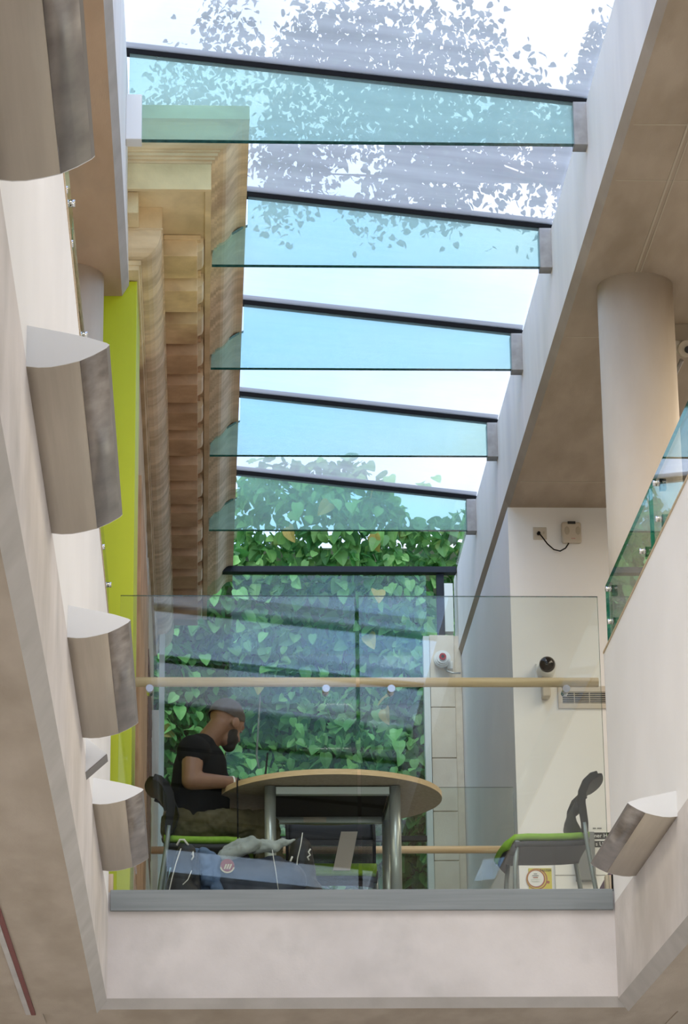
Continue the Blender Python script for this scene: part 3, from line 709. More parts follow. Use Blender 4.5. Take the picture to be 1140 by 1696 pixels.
# ---------------------------------------------------------------- chairs
def chair(pad, label, extra_back=False):
    g = thing('stacking_chair', label, 'chair', (0, 0, 0), 'upholstered mesh-back chairs')
    prof = [(-0.215, 0.462), (-0.12, 0.455), (0.0, 0.452), (0.10, 0.453), (0.165, 0.448), (0.205, 0.428), (0.230, 0.395)]
    def sheet(name, off0, off1, hw, mt, crv=0.0):
        ny = 10; v = []; f = []
        for o_ in (off0, off1):
            for i, (x, z) in enumerate(prof):
                for j in range(ny+1):
                    y = -hw+2*hw*j/ny
                    e = abs(y/hw)**4
                    xx = x - 0.03*e*(i == len(prof)-1)-0.02*e*(i == len(prof)-2)
                    v.append((xx + (o_*0.7 if i >= 5 else 0), y*(1-0.03*(i == 6)), z+o_*(0.7 if i >= 5 else 1)-crv*e*0.012))
        L = len(prof)*(ny+1); w_ = ny+1
        for s_ in (0, L):
            for i in range(len(prof)-1):
                for j in range(ny): f.append((s_+i*w_+j, s_+i*w_+j+1, s_+(i+1)*w_+j+1, s_+(i+1)*w_+j))
        for i in range(len(prof)-1):
            for j in (0, ny): f.append((i*w_+j, (i+1)*w_+j, L+(i+1)*w_+j, L+i*w_+j))
        for j in range(ny):
            for i in (0, len(prof)-1): f.append((i*w_+j, i*w_+j+1, L+i*w_+j+1, L+i*w_+j))
        return mesh(name, v, f, mt, g, smooth=True)
    sheet('seat_pad', -0.014, 0.014, 0.225, pad)
    sheet('seat_shell', -0.042, -0.0145, 0.232, 'chair_shell', 1.0)
    for s in (-1, 1):
        tube('front_leg', [(0.150, s*0.217, 0.43), (0.165, s*0.221, 0.30), (0.175, s*0.226, 0.0)], 0.0125, 'chair_leg', g, 10)
        tube('rear_leg', [(-0.190, s*0.235, 0.52), (-0.198, s*0.236, 0.44), (-0.232, s*0.238, 0.20), (-0.262, s*0.24, 0.0)], 0.0125, 'chair_leg', g, 10)
    # black back frame: two flat uprights, swept to the rear at the top
    side = [(-0.186, 0.47), (-0.186, 0.52), (-0.180, 0.575), (-0.174, 0.625), (-0.180, 0.68), (-0.202, 0.73), (-0.234, 0.762), (-0.264, 0.772)]
    for s in (-1, 1):
        v, f = [], []
        for i, (x, z) in enumerate(side):
            a = side[max(i-1, 0)]; b = side[min(i+1, len(side)-1)]
            d = Vector((b[0]-a[0], 0, b[1]-a[1])).normalized(); nrm = Vector((d.z, 0, -d.x))
            wd = 0.017+0.004*math.sin(i/7*math.pi)
            for dy in (0.226, 0.243):
                for q in (-wd, wd): v.append(Vector((x-0.006, s*dy, z))+nrm*q)
        for i in range(len(side)-1):
            b = i*4
            f += [(b, b+1, b+5, b+4), (b+2, b+6, b+7, b+3), (b, b+4, b+6, b+2), (b+1, b+3, b+7, b+5)]
        f += [(0, 2, 3, 1), (28, 29, 31, 30)]
        bevel(mesh('back_upright', v, f, 'chair_black', g), 0.004)
    # bulging back sheet and the thick head band
    def back(name, rows, hw, th, mt, bulge):
        ny = 12; v = []; f = []
        for o_ in (0, -th):
            for (x, z) in rows:
                for j in range(ny+1):
                    y = -hw+2*hw*j/ny
                    v.append((x+o_-bulge*(1-(y/hw)**2), y, z))
        L = len(rows)*(ny+1); w_ = ny+1
        for s_ in (0, L):
            for i in range(len(rows)-1):
                for j in range(ny): f.append((s_+i*w_+j, s_+i*w_+j+1, s_+(i+1)*w_+j+1, s_+(i+1)*w_+j))
        for i in range(len(rows)-1):
            for j in (0, ny): f.append((i*w_+j, (i+1)*w_+j, L+(i+1)*w_+j, L+i*w_+j))
        for j in range(ny):
            for i in (0, len(rows)-1): f.append((i*w_+j, i*w_+j+1, L+i*w_+j+1, L+i*w_+j))
        return mesh(name, v, f, mt, g, smooth=True)
    back('back_mesh', [(-0.178, 0.475), (-0.150, 0.53), (-0.140, 0.58), (-0.148, 0.62), (-0.164, 0.66)], 0.226, 0.004, 'mesh_fabric', 0.0)
    back('head_band', [(-0.168, 0.640), (-0.184, 0.69), (-0.210, 0.735), (-0.245, 0.767), (-0.274, 0.775)], 0.236, 0.016, 'chair_black', 0.03)
    if extra_back:
        back('back_pad', [(-0.168, 0.475), (-0.138, 0.53), (-0.128, 0.58), (-0.136, 0.64), (-0.156, 0.70), (-0.185, 0.75)], 0.22, 0.014, pad, 0.0)
    return g
# open mesh: real see-through weave as fine transparent cells
mm, n_, o_ = nodes('black_mesh_fabric')
ck = n_.nodes.new('ShaderNodeTexCoord'); mp_ = n_.nodes.new('ShaderNodeMapping'); mp_.inputs['Scale'].default_value = (1, 160, 160)
vo = n_.nodes.new('ShaderNodeTexVoronoi'); vo.inputs['Scale'].default_value = 1.0; vo.inputs['Randomness'].default_value = 0.0
gt = n_.nodes.new('ShaderNodeMath'); gt.operation = 'GREATER_THAN'; gt.inputs[1].default_value = 0.30
df_ = n_.nodes.new('ShaderNodeBsdfPrincipled'); df_.inputs['Base Color'].default_value = (0.012, 0.012, 0.013, 1); df_.inputs['Roughness'].default_value = 0.7
tr_ = n_.nodes.new('ShaderNodeBsdfTransparent'); mx_ = n_.nodes.new('ShaderNodeMixShader')
n_.links.new(ck.outputs['Object'], mp_.inputs[0]); n_.links.new(mp_.outputs[0], vo.inputs['Vector']); n_.links.new(vo.outputs['Distance'], gt.inputs[0])
n_.links.new(gt.outputs[0], mx_.inputs[0]); n_.links.new(tr_.outputs[0], mx_.inputs[1]); n_.links.new(df_.outputs[0], mx_.inputs[2]); n_.links.new(mx_.outputs[0], o_.inputs[0])
M['mesh_fabric'] = mm

ch = chair('green_pad', 'black mesh-backed chair with green seat that the man sits on')
ch.location = (0.03, 14.59, FZ)
c2 = copy_tree(ch); c2.location = (1.745, 14.53, FZ); c2.rotation_euler = (0, 0, R(180))
c2['label'] = 'empty green-seated chair facing the table beside the right wall light'
c3 = copy_tree(ch); c3.location = (0.70, 15.17, FZ); c3.rotation_euler = (0, 0, R(-90))
c3['label'] = 'empty green-seated mesh chair pushed under the far side of the table'
c4 = chair('purple_pad', 'dark chair with purple upholstery half hidden behind the green chair', True)
c4.location = (2.20, 16.6, FZ); c4.rotation_euler = (0, 0, R(180))
tag(prism('glare_sheet', [(0.690, 4.706), (0.780, 4.706), (0.822, 4.912), (0.735, 4.912)], 'y', 14.91, 14.914, 'paper'), 'pale pinkish card shape built as a sheet under the table', 'glare')  # pale sheet built to stand in for a reflection in the glass

# ---------------------------------------------------------------- the man
def solid(name, gs, voxel, mt, parent, smooth_it=6, wrinkle=0.0, wscale=0.06):
    """overlapping closed shapes fused into one continuous surface"""
    v, f = join_geo(gs)
    o = mesh(name+'_src', v, f, mt, None, origin=(0, 0, 0))
    rm = o.modifiers.new('fuse', 'REMESH'); rm.mode = 'VOXEL'; rm.voxel_size = voxel; rm.use_smooth_shade = True
    sm = o.modifiers.new('soft', 'SMOOTH'); sm.iterations = smooth_it; sm.factor = 0.5
    if wrinkle:
        tx = bpy.data.textures.new(name+'_folds', 'CLOUDS'); tx.noise_scale = wscale; tx.noise_depth = 3
        dp = o.modifiers.new('folds', 'DISPLACE'); dp.texture = tx; dp.strength = wrinkle; dp.mid_level = 0.5; dp.texture_coords = 'LOCAL'
    dg = bpy.context.evaluated_depsgraph_get()
    me = bpy.data.meshes.new_from_object(o.evaluated_get(dg))
    bpy.data.objects.remove(o)
    me.transform(Matrix.Translation(-wloc(parent)))
    me.materials.clear(); me.materials.append(M[mt])
    for p in me.polygons: p.use_smooth = True
    r = bpy.data.objects.new(name, me); C.objects.link(r); r.parent = parent
    return r
def cap(p0, p1, r0, r1, n=4):
    """tapered limb with rounded ends"""
    p0 = Vector(p0); p1 = Vector(p1); d = (p1-p0).normalized()
    pts, rs = [], []
    for i in range(n, -1, -1):
        a = math.pi/2*i/n*0.97; pts.append(p0-d*r0*math.sin(a)); rs.append(r0*math.cos(a))
    for t in (0.25, 0.5, 0.75): pts.append(p0.lerp(p1, t)); rs.append(r0+(r1-r0)*t)
    for i in range(0, n+1):
        a = math.pi/2*i/n*0.97; pts.append(p1+d*r1*math.sin(a)); rs.append(r1*math.cos(a))
    return tube_geo(pts, rs, 14)
MY = 14.60
man = thing('person', 'bearded man with shaved head, black t-shirt and olive trousers seated at the table', 'person', (-0.08, MY, FZ))
HC = Vector((0.137, MY, 5.437))
HR = Matrix.Rotation(R(42), 3, 'Z') @ Matrix.Rotation(R(24), 3, 'Y')    # turned away from the viewer and looking down at the table
def H(f_, l_, u_): return HC + HR @ Vector((f_, l_, u_))
he = lambda c, r: ell_geo(H(*c), r, HR)
shN = Vector((-0.040, MY-0.19, 5.215)); shF = Vector((-0.020, MY+0.19, 5.235))
elN = Vector((-0.050, MY-0.235, 5.055)); elF = Vector((0.03, MY+0.26, 5.06))
wrN = Vector((0.165, MY-0.14, 5.068)); wrF = Vector((0.20, MY+0.12, 5.078))
hipC = Vector((-0.085, MY, 4.86))
body = [he((0, 0, 0.0), (0.098, 0.076, 0.102)), he((-0.022, 0, 0.012), (0.084, 0.077, 0.088)), he((0.040, 0, -0.075), (0.056, 0.056, 0.070)),
        he((0.062, 0, -0.118), (0.032, 0.034, 0.028)), he((0.094, 0, -0.052), (0.020, 0.013, 0.026)), he((0.106, 0, -0.064), (0.013, 0.016, 0.012)),
        he((0.080, 0, -0.092), (0.022, 0.026, 0.012)), he((0.078, 0.0, -0.008), (0.022, 0.055, 0.016)),
        he((0.0, 0.079, -0.040), (0.026, 0.010, 0.034)), he((0.0, -0.079, -0.040), (0.026, 0.010, 0.034)),
        cap(H(-0.028, 0, -0.055), (-0.005, MY, 5.265), 0.058, 0.066)]
# trunk core, arms, legs
body += [cap((-0.01, MY, 5.20), hipC, 0.115, 0.125), cap((-0.02, MY-0.12, 5.21), (-0.02, MY+0.12, 5.21), 0.085, 0.085)]
for sh, el, wr, sg in ((shN, elN, wrN, -1), (shF, elF, wrF, 1)):
    body += [ell_geo(sh, (0.062, 0.055, 0.062)), cap(sh, el, 0.059, 0.049), cap(el, wr, 0.049, 0.030)]
    # hand: palm, four fingers of different length bent down on the keys, thumb from the side of the palm
    d = (wr-el); d.z = 0; d = d.normalized(); sd = Vector((-d.y, d.x, 0))
    pc = wr+d*0.045+Vector((0, 0, 0.004))
    body.append(ell_geo(pc, (0.046, 0.040, 0.015), Matrix((d, sd, Vector((0, 0, 1)))).transposed()))
    for i, (o_, ln) in enumerate(((-0.030, 0.062), (-0.010, 0.073), (0.010, 0.070), (0.029, 0.054))):
        a = pc+d*0.036+sd*o_; b = a+d*ln*0.48+Vector((0, 0, 0.008)); c = b+d*ln*0.42-Vector((0, 0, 0.018))
        body += [cap(a, b, 0.0092, 0.0085, 3), cap(b, c, 0.0085, 0.0072, 3)]
    a = pc-d*0.012-sd*sg*-0.034; b = a+d*0.034+sd*sg*0.020; c = b+d*0.026-Vector((0, 0, 0.006))
    body += [cap(a, b, 0.012, 0.010, 3), cap(b, c, 0.010, 0.008, 3)]
kneeN = Vector((0.315, MY-0.115, 4.845)); kneeF = Vector((0.325, MY+0.12, 4.845))
ankN = Vector((0.40, MY-0.14, 4.40)); ankF = Vector((0.36, MY+0.14, 4.40))
for s_, kn, an in ((-1, kneeN, ankN), (1, kneeF, ankF)):
    hp = hipC+Vector((0.0, s_*0.09, -0.01))
    body += [cap(hp, kn, 0.078, 0.056), cap(kn, an, 0.054, 0.036), cap(an, an+Vector((0.10, 0, -0.055)), 0.034, 0.03)]
solid('body', body, 0.0062, 'skin', man, 3)
hr = [he((-0.018, 0, 0.018), (0.088, 0.0805, 0.093)), he((0.002, 0, 0.012), (0.092, 0.078, 0.098))]
def cut(gs, keep):
    out = []
    return gs
# cropped hair: a shell over the cranium only
v, f = [], []
nu, nv = 28, 12
for j in range(nv+1):
    th = R(100)*j/nv
    for i in range(nu):
        ph = 2*math.pi*i/nu
        thx = th*(1.0 if math.cos(ph) < 0.2 else 1.0-0.34*(math.cos(ph)-0.2))
        q = Vector((0.107*math.sin(thx)*math.cos(ph)-0.008, 0.0835*math.sin(thx)*math.sin(ph), 0.1075*math.cos(thx)+0.001))
        v.append(HC+HR @ q)
for j in range(nv):
    for i in range(nu): f.append((j*nu+i, j*nu+(i+1) % nu, (j+1)*nu+(i+1) % nu, (j+1)*nu+i))
mesh('cropped_hair', v, f, 'stubble', man, smooth=True)
solid('beard', [he((0.046, 0, -0.092), (0.054, 0.056, 0.052)), he((0.066, 0, -0.124), (0.034, 0.038, 0.032)), he((0.03, 0.045, -0.07), (0.03, 0.014, 0.045)), he((0.03, -0.045, -0.07), (0.03, 0.014, 0.045))], 0.006, 'beard', man, 3)
for s_ in (-1, 1):
    ell('eye', H(0.0825, s_*0.031, -0.030), (0.009, 0.010, 0.007), 'eye', man, HR, 12, 8)
# t-shirt
ts = [cap((0.00, MY, 5.19), (-0.055, MY, 4.90), 0.135, 0.135), cap((-0.005, MY-0.05, 5.17), (-0.04, MY-0.04, 4.90), 0.14, 0.135), cap((-0.005, MY+0.05, 5.17), (-0.04, MY+0.04, 4.90), 0.14, 0.135),
      cap((-0.03, MY-0.155, 5.225), (-0.03, MY+0.155, 5.235), 0.082, 0.082), cap((0.035, MY, 5.10), (0.03, MY, 4.95), 0.118, 0.12),
      ell_geo((-0.02, MY, 5.27), (0.085, 0.12, 0.05)), ell_geo((-0.005, MY-0.055, 5.275), (0.082, 0.115, 0.068)), ell_geo(shN+Vector((0, 0.01, 0.005)), (0.086, 0.078, 0.086)), ell_geo(shF, (0.078, 0.066, 0.074)),
      cap(shN+Vector((0.01, 0.02, 0.0)), shN.lerp(elN, 0.20), 0.070, 0.062), cap(shF, shF.lerp(elF, 0.45), 0.070, 0.060)]
solid('t_shirt', ts, 0.008, 'tshirt', man, 8, 0.008, 0.08)
tr = []
for s_, kn, an in ((-1, kneeN, ankN), (1, kneeF, ankF)):
    hp = hipC+Vector((-0.02, s_*0.09, -0.005))
    tr += [cap(hp, kn, 0.098, 0.082), cap(kn, an, 0.080, 0.062), ell_geo(hp.lerp(kn, 0.55)+Vector((0, s_*0.075, 0.0)), (0.10, 0.03, 0.07))]
tr += [cap(hipC+Vector((0.0, -0.07, 0.01)), hipC+Vector((0.0, 0.07, 0.01)), 0.105, 0.105)]
solid('cargo_trousers', tr, 0.008, 'cargo', man, 3, 0.046, 0.05)
for an in (ankN, ankF):
    solid('shoe', [cap(an+Vector((-0.02, 0, -0.045)), an+Vector((0.16, 0, -0.065)), 0.048, 0.036), cap(an+Vector((-0.01, 0, -0.02)), an+Vector((0.03, 0, -0.04)), 0.047, 0.045)], 0.008, 'shoe', man, 3)
d = (wrN-elN).normalized()
tube('bracelet', [wrN-d*0.012, wrN-d*0.002], 0.033, 'piping', man, 18)

# ---------------------------------------------------------------- bags and clothes on the floor
b = thing('sports_bag', 'upright black sports bag with white piping by the left chair leg', 'bag', (-0.085, 13.74, FZ))
solid('bag_body', [cap((-0.10, 13.72, 4.37), (-0.07, 13.72, 4.54), 0.068, 0.052), cap((-0.06, 13.76, 4.37), (-0.055, 13.76, 4.53), 0.062, 0.045), ell_geo((-0.085, 13.73, 4.355), (0.085, 0.075, 0.055))], 0.008, 'bag_black', b, 3, 0.012, 0.06)
tube('piping', [(-0.155, 13.66, 4.32), (-0.138, 13.652, 4.40), (-0.118, 13.655, 4.48), (-0.095, 13.67, 4.555)], 0.0026, 'piping', b, 8)
tube('piping', [(-0.085, 13.645, 4.375), (-0.060, 13.648, 4.40), (-0.043, 13.657, 4.445)], 0.0022, 'piping', b, 8)
tube('toggle', [(-0.045, 13.675, 4.50), (-0.035, 13.672, 4.515), (-0.037, 13.672, 4.54), (-0.043, 13.676, 4.525)], 0.004, 'piping', b, 8)
tube('carry_handle', [(-0.115, 13.69, 4.575), (-0.10, 13.68, 4.60), (-0.08, 13.68, 4.60), (-0.06, 13.69, 4.575)], 0.005, 'piping', b, 8)
o = solid('blue_trousers', [cap((-0.03, 13.84, 4.56), (0.05, 13.80, 4.54), 0.040, 0.036), cap((0.02, 13.79, 4.55), (0.035, 13.78, 4.42), 0.038, 0.032), cap((0.065, 13.78, 4.53), (0.075, 13.77, 4.38), 0.030, 0.030), cap((0.02, 13.84, 4.50), (0.03, 13.86, 4.33), 0.055, 0.06)], 0.007, 'denim', bpy.data.objects['sports_bag'], 3, 0.035, 0.05)
o.parent = None; o.location = Vector((-0.085, 13.74, FZ)); o.name = 'blue_garment'
tag(o, 'crumpled blue garment heaped between the black bags', 'garment')
h = thing('holdall', 'dark navy holdall with a red and cream crest under the grey jumper', 'bag', (0.25, 13.88, FZ))
solid('bag_body', [cap((0.13, 13.88, 4.43), (0.40, 13.88, 4.43), 0.125, 0.115), cap((0.14, 13.84, 4.37), (0.40, 13.84, 4.37), 0.07, 0.07), cap((0.36, 13.84, 4.50), (0.43, 13.84, 4.44), 0.06, 0.05)], 0.010, 'bag_navy', h, 4, 0.022, 0.09)
n = 22
def disc(name, c, r, mt, parent, y, rin=0.0, a0=0, a1=360):
    v = []; f = []
    k = n+1
    for dy in (0, 0.003):
        for i in range(k):
            a = R(a0+(a1-a0)*i/n)
            v.append((c[0]+r*math.cos(a), y+dy, c[1]+r*math.sin(a))); v.append((c[0]+rin*math.cos(a), y+dy, c[1]+rin*math.sin(a)))
    for i in range(n):
        f.append((2*i, 2*i+2, 2*i+3, 2*i+1)); q = 2*k
        f.append((q+2*i, q+2*i+2, q+2*i+3, q+2*i+1)); f.append((2*i, 2*i+2, q+2*i+2, q+2*i))
    return mesh(name, v, f, mt, parent)
cr_ = disc('crest', (0.128, 4.485), 0.034, 'crest_red', h, 13.738, 0.001)
disc('crest_rim', (0.128, 4.485), 0.036, 'crest_cream', cr_, 13.736, 0.029, 190, 345)
for i, x in enumerate((0.110, 0.122, 0.134)):
    prism('crest_stripe', [(x, 4.470), (x+0.007, 4.468), (x+0.017, 4.492), (x+0.010, 4.494)], 'y', 13.735, 13.739, 'crest_cream', cr_)
tube('drawcord', [(0.345, 13.755, 4.565), (0.350, 13.735, 4.52), (0.360, 13.73, 4.46), (0.372, 13.74, 4.37)], 0.002, 'piping', h, 8)
o = solid('grey_jumper', [cap((0.13, 13.86, 4.575), (0.24, 13.84, 4.615), 0.040, 0.042), cap((0.22, 13.85, 4.61), (0.36, 13.86, 4.605), 0.040, 0.030), cap((0.36, 13.86, 4.612), (0.455, 13.84, 4.635), 0.022, 0.009), cap((0.11, 13.83, 4.545), (0.20, 13.78, 4.575), 0.035, 0.030), cap((0.20, 13.80, 4.575), (0.27, 13.79, 4.60), 0.034, 0.025)], 0.006, 'jumper', h, 3, 0.034, 0.06)
o.parent = None; o.location = h.location
tag(o, 'crumpled pale grey jumper thrown over the dark holdall', 'jumper')
k_ = thing('backpack', 'black backpack with white cord and toggle right of the grey jumper', 'bag', (0.50, 13.95, FZ))
solid('bag_body', [cap((0.49, 13.97, 4.42), (0.49, 13.97, 4.62), 0.085, 0.055), ell_geo((0.50, 13.95, 4.39), (0.10, 0.09, 0.085))], 0.009, 'bag_black', k_, 3, 0.014, 0.07)
tube('drawcord', [(0.497, 13.915, 4.685), (0.487, 13.895, 4.62), (0.470, 13.885, 4.55), (0.463, 13.882, 4.47), (0.468, 13.88, 4.39)], 0.0024, 'piping', k_, 8)
tube('toggle', [(0.527, 13.895, 4.545), (0.520, 13.893, 4.56), (0.533, 13.893, 4.57), (0.524, 13.892, 4.585), (0.535, 13.894, 4.60)], 0.004, 'piping', k_, 8)
tube('toggle', [(0.425, 13.885, 4.525), (0.437, 13.88, 4.54), (0.445, 13.88, 4.56)], 0.005, 'piping', k_, 8)

# ---------------------------------------------------------------- fittings on the front wall and pier
YF = 17.5
s = thing('wall_socket', 'square cream socket plate high on the white front wall', 'socket', (2.157, YF, 7.383))
box('faceplate', 2.113, 2.20, YF-0.010, YF, 7.383, 7.464, 'cream', s, 0.003)
box('switch_tab', 2.175, 2.186, YF-0.013, YF-0.010, 7.42, 7.435, 'cream_dark', s)
tube('plug', [(2.147, YF-0.034, 7.419), (2.147, YF-0.010, 7.419)], 0.0105, 'black', s, 14)
ap = thing('access_point', 'cream wireless access point box high on the white front wall', 'access point', (2.356, YF, 7.355))
bevel(box('casing', 2.293, 2.42, YF-0.040, YF, 7.352, 7.492, 'cream', ap), 0.014, 3)
ell('vent_oval', (2.327, YF-0.040, 7.432), (0.016, 0.003, 0.028), 'cream_dark', ap)
ell('vent_oval', (2.398, YF-0.040, 7.432), (0.016, 0.003, 0.028), 'cream_dark', ap)
box('top_port', 2.333, 2.383, YF-0.043, YF-0.030, 7.476, 7.494, 'dark', ap)
for i in range(3): box('indicator', 2.354+0.009*i, 2.359+0.009*i, YF-0.042, YF-0.039, 7.377, 7.381, 'red', ap)
tag(tube('network_cable', [(2.149, YF-0.030, 7.416), (2.165, YF-0.032, 7.395), (2.20, YF-0.03, 7.345), (2.24, YF-0.028, 7.308), (2.28, YF-0.028, 7.298), (2.315, YF-0.028, 7.318), (2.337, YF-0.026, 7.352)], 0.0042, 'black', None, 8), 'short black cable looping from the socket to the access point', 'cable')
cm = thing('dome_camera', 'black dome security camera on a cream arm on the front wall', 'camera', (2.156, YF, 6.32))
bevel(box('bracket_arm', 2.128, 2.180, YF-0.09, YF, 6.325, 6.46, 'cream', cm), 0.008, 2)
box('wall_plate', 2.10, 2.205, YF-0.02, YF, 6.45, 6.56, 'white', cm, 0.006)
tube('housing', [(2.158, YF-0.02, 6.50), (2.158, YF-0.16, 6.505)], 0.055, 'white', cm, 24)
ell('dome', (2.154, YF-0.165, 6.51), (0.051, 0.045, 0.051), 'dome', cm)
vt = thing('wall_vent', 'cream louvred air vent low on the white front wall', 'vent', (2.39, YF, 6.27))
box('backing', 2.26, 2.54, YF-0.004, YF, 6.30, 6.38, 'dark', vt)
box('frame_bar', 2.235, 2.56, YF-0.012, YF, 6.375, 6.413, 'cream', vt, 0.002)
box('frame_bar', 2.235, 2.56, YF-0.012, YF, 6.268, 6.302, 'cream', vt, 0.002)
box('frame_bar', 2.235, 2.262, YF-0.0122, YF, 6.301, 6.376, 'cream', vt, 0.002)
box('frame_bar', 2.538, 2.56, YF-0.0122, YF, 6.301, 6.376, 'cream', vt, 0.002)
for i in range(6): box('louvre', 2.262, 2.538, YF-0.010, YF-0.004, 6.308+0.0122*i, 6.3112+0.0122*i, 'cream', vt)
for x in (2.335, 2.43): box('louvre_stay', x, x+0.004, YF-0.0105, YF-0.004, 6.303, 6.376, 'cream', vt)
# alarm sounder on the pier
al = thing('alarm_sounder', 'round white alarm sounder with red centre on the stone pier', 'alarm', (1.803, 20.92, 7.47))
for a, b, r_ in ((20.93, 20.88, 0.060), (20.885, 20.86, 0.064), (20.862, 20.84, 0.056), (20.842, 20.825, 0.044)):
    tube('body_ring', [(1.803, a, 7.553), (1.803, b, 7.553)], r_, 'white', al, 28)
tube('red_lens', [(1.803, 20.828, 7.556), (1.803, 20.81, 7.556)], 0.026, 'red', al, 20)
tube('lens_core', [(1.803, 20.812, 7.556), (1.803, 20.806, 7.556)], 0.012, 'dark', al, 14)
box('mounting_plate', 1.845, 1.885, 20.915, 20.93, 7.49, 7.55, 'white', al, 0.003)
tube('conduit', [(1.815, 20.90, 7.50), (1.84, 20.895, 7.465), (1.88, 20.89, 7.448), (1.94, 20.885, 7.447)], 0.007, 'steel', al, 10)
# notices and boxes low on the front wall
py = thing('yellow_poster', 'yellow poster with a round white badge low on the front wall', 'poster', (2.09, YF, 5.12))
box('sheet', 2.012, 2.155, YF-0.004, YF-0.001, 5.08, 5.255, 'yellow', py)
def dsk(name, c, r, mt, y, par):
    return tube(name, [(c[0], y, c[1]), (c[0], y+0.001, c[1])], r, mt, par, 32)
dsk('badge_ring', (2.062, 5.187), 0.066, 'badge_red', YF-0.0055, py)
dsk('badge_gap', (2.060, 5.187), 0.060, 'yellow', YF-0.0065, py)
dsk('badge_band', (2.058, 5.189), 0.056, 'badge_red', YF-0.0075, py)
dsk('badge_disc', (2.056, 5.190), 0.049, 'paperw', YF-0.0085, py)
text('lettering', 'FASTER', 0.021, (2.118, YF-0.0078, 5.241), (R(90), 0, 0), 'ink', py)
for i, (w_, mt) in enumerate(((0.02, 'grey_pl'), (0.04, 'grey_pl'), (0.03, 'badge_red'), (0.056, 'frame_pale'), (0.05, 'frame_pale'))):
    box('badge_line', 2.054-w_/2, 2.054+w_/2, YF-0.0105, YF-0.0094, 5.217-0.0115*i, 5.2215-0.0115*i, mt, py)
dsk('printed_figure', (2.132, 5.168), 0.009, 'badge_red', YF-0.0055, py)
tr_ = thing('wall_trunking', 'white panelled trunking low on the front wall behind the chair', 'trunking', (2.30, YF, 5.05))
for a, b in ((5.08, 5.118), (5.122, 5.205), (5.209, 5.29)):
    box('panel', 2.175, 2.50, YF-0.02, YF, a, b, 'white', tr_, 0.002)
gb = thing('grey_box', 'dark grey wall box behind the backrest of the green chair', 'box', (2.36, YF, 5.16))
box('casing', 2.30, 2.42, YF-0.07, YF-0.021, 5.165, 5.47, 'grey_pl', gb, 0.005)
box('slot', 2.315, 2.36, YF-0.0715, YF-0.069, 5.445, 5.45, 'dark', gb)
nt_ = thing('paper_notice', 'white paper notice with black bands of bold text beside the right chair', 'notice', (2.46, YF, 5.4))
box('sheet', 2.40, 2.56, YF-0.004, YF-0.001, 5.30, 5.53, 'paperw', nt_)
box('text_band', 2.40, 2.555, YF-0.006, YF-0.0042, 5.437, 5.478, 'ink', nt_)
box('text_band', 2.40, 2.545, YF-0.006, YF-0.0042, 5.385, 5.425, 'ink', nt_)
text('lettering', 'mer Hou', 0.035, (2.481, YF-0.0075, 5.457), (R(90), 0, 0), 'paperw', nt_)
text('lettering', 's Upd', 0.035, (2.475, YF-0.0075, 5.405), (R(90), 0, 0), 'paperw', nt_)
box('small_print', 2.42, 2.44, YF-0.006, YF-0.0042, 5.50, 5.508, 'grey_pl', nt_)
box('small_print', 2.447, 2.475, YF-0.006, YF-0.0042, 5.50, 5.508, 'grey_pl', nt_)
# spotlight under the soffit behind the column
sp = thing('spotlight', 'small cream spotlight with a metal arm under the soffit behind the column', 'spotlight', (2.57, 14.6, 7.3))
tube('lamp_head', [(2.60, 14.42, 7.45), (2.60, 14.36, 7.43)], 0.045, 'cream', sp, 20)
tube('lens', [(2.605, 14.362, 7.425), (2.607, 14.352, 7.42)], 0.02, 'dome', sp, 16)
tube('arm', [(2.585, 14.45, 7.40), (2.545, 14.60, 7.32), (2.53, 14.66, 7.30)], 0.012, 'steel_dull', sp, 10)
box('ceiling_plate', 2.53, 2.64, 14.42, 14.60, 7.50, 7.60, 'cream_dark', sp, 0.004)
tube('stem', [(2.59, 14.47, 7.51), (2.598, 14.41, 7.455)], 0.014, 'cream_dark', sp, 10)

# ---------------------------------------------------------------- planting outside
def leaf_mesh(L, wdt, fold=0.25, curl=0.2):
    h = wdt*0.5
    out = [(0.0, 0.06), (0.66, 0.03), (1.0, 0.27), (0.95, 0.50), (0.66, 0.74), (0.28, 0.92)]
    def zz(x, y): return fold*abs(x)*0.55 - curl*L*(y/L)**2*0.55
    v = [(0, 0.06*L, 0), (0, 0.5*L, zz(0, 0.5*L)), (0, L, zz(0, L))]
    for sx in (1, -1):
        for a, b in out[1:]:
            v.append((sx*a*h, b*L, zz(a*h, b*L)))
    f = []
    for k, st in enumerate((3, 8)):
        f += [(0, st, st+1), (0, st+1, 1), (1, st+1, st+2), (1, st+2, st+3), (1, st+3, st+4), (1, st+4, 2)]
    return v, f
def leaf_cloud(name, pos, sizes, mt, parent, kind='stuff', seed=0, droop=0.5):
    rs = np.random.RandomState(seed)
    base = np.array(leaf_mesh(1, 0.85, 0.5, 0.45)[0]); fc = leaf_mesh(1, 0.85)[1]; nv_ = len(base)
    N = len(pos); V = np.zeros((N*nv_, 3)); faces = []
    for i in range(N):
        e = Euler((rs.normal(-0.75, 0.55), rs.normal(0, 0.5), rs.uniform(-2.4, 2.4)+math.pi)).to_matrix()
        V[i*nv_:(i+1)*nv_] = (base*sizes[i]) @ np.array(e).T + pos[i]
        for q in fc: faces.append(tuple(k+i*nv_ for k in q))
    me = bpy.data.meshes.new(name)
    off = np.array(wloc(parent))
    me.from_pydata((V-off).tolist(), [], faces)
    me.materials.append(M[mt])
    o = bpy.data.objects.new(name, me); C.objects.link(o); o.parent = parent; o['kind'] = kind
    return o
rs = np.random.RandomState(5)
hd = thing('leafy_climber', 'dense wall of broad green leaves outside the end window', 'climber', (0.8, 22.7, -0.05))
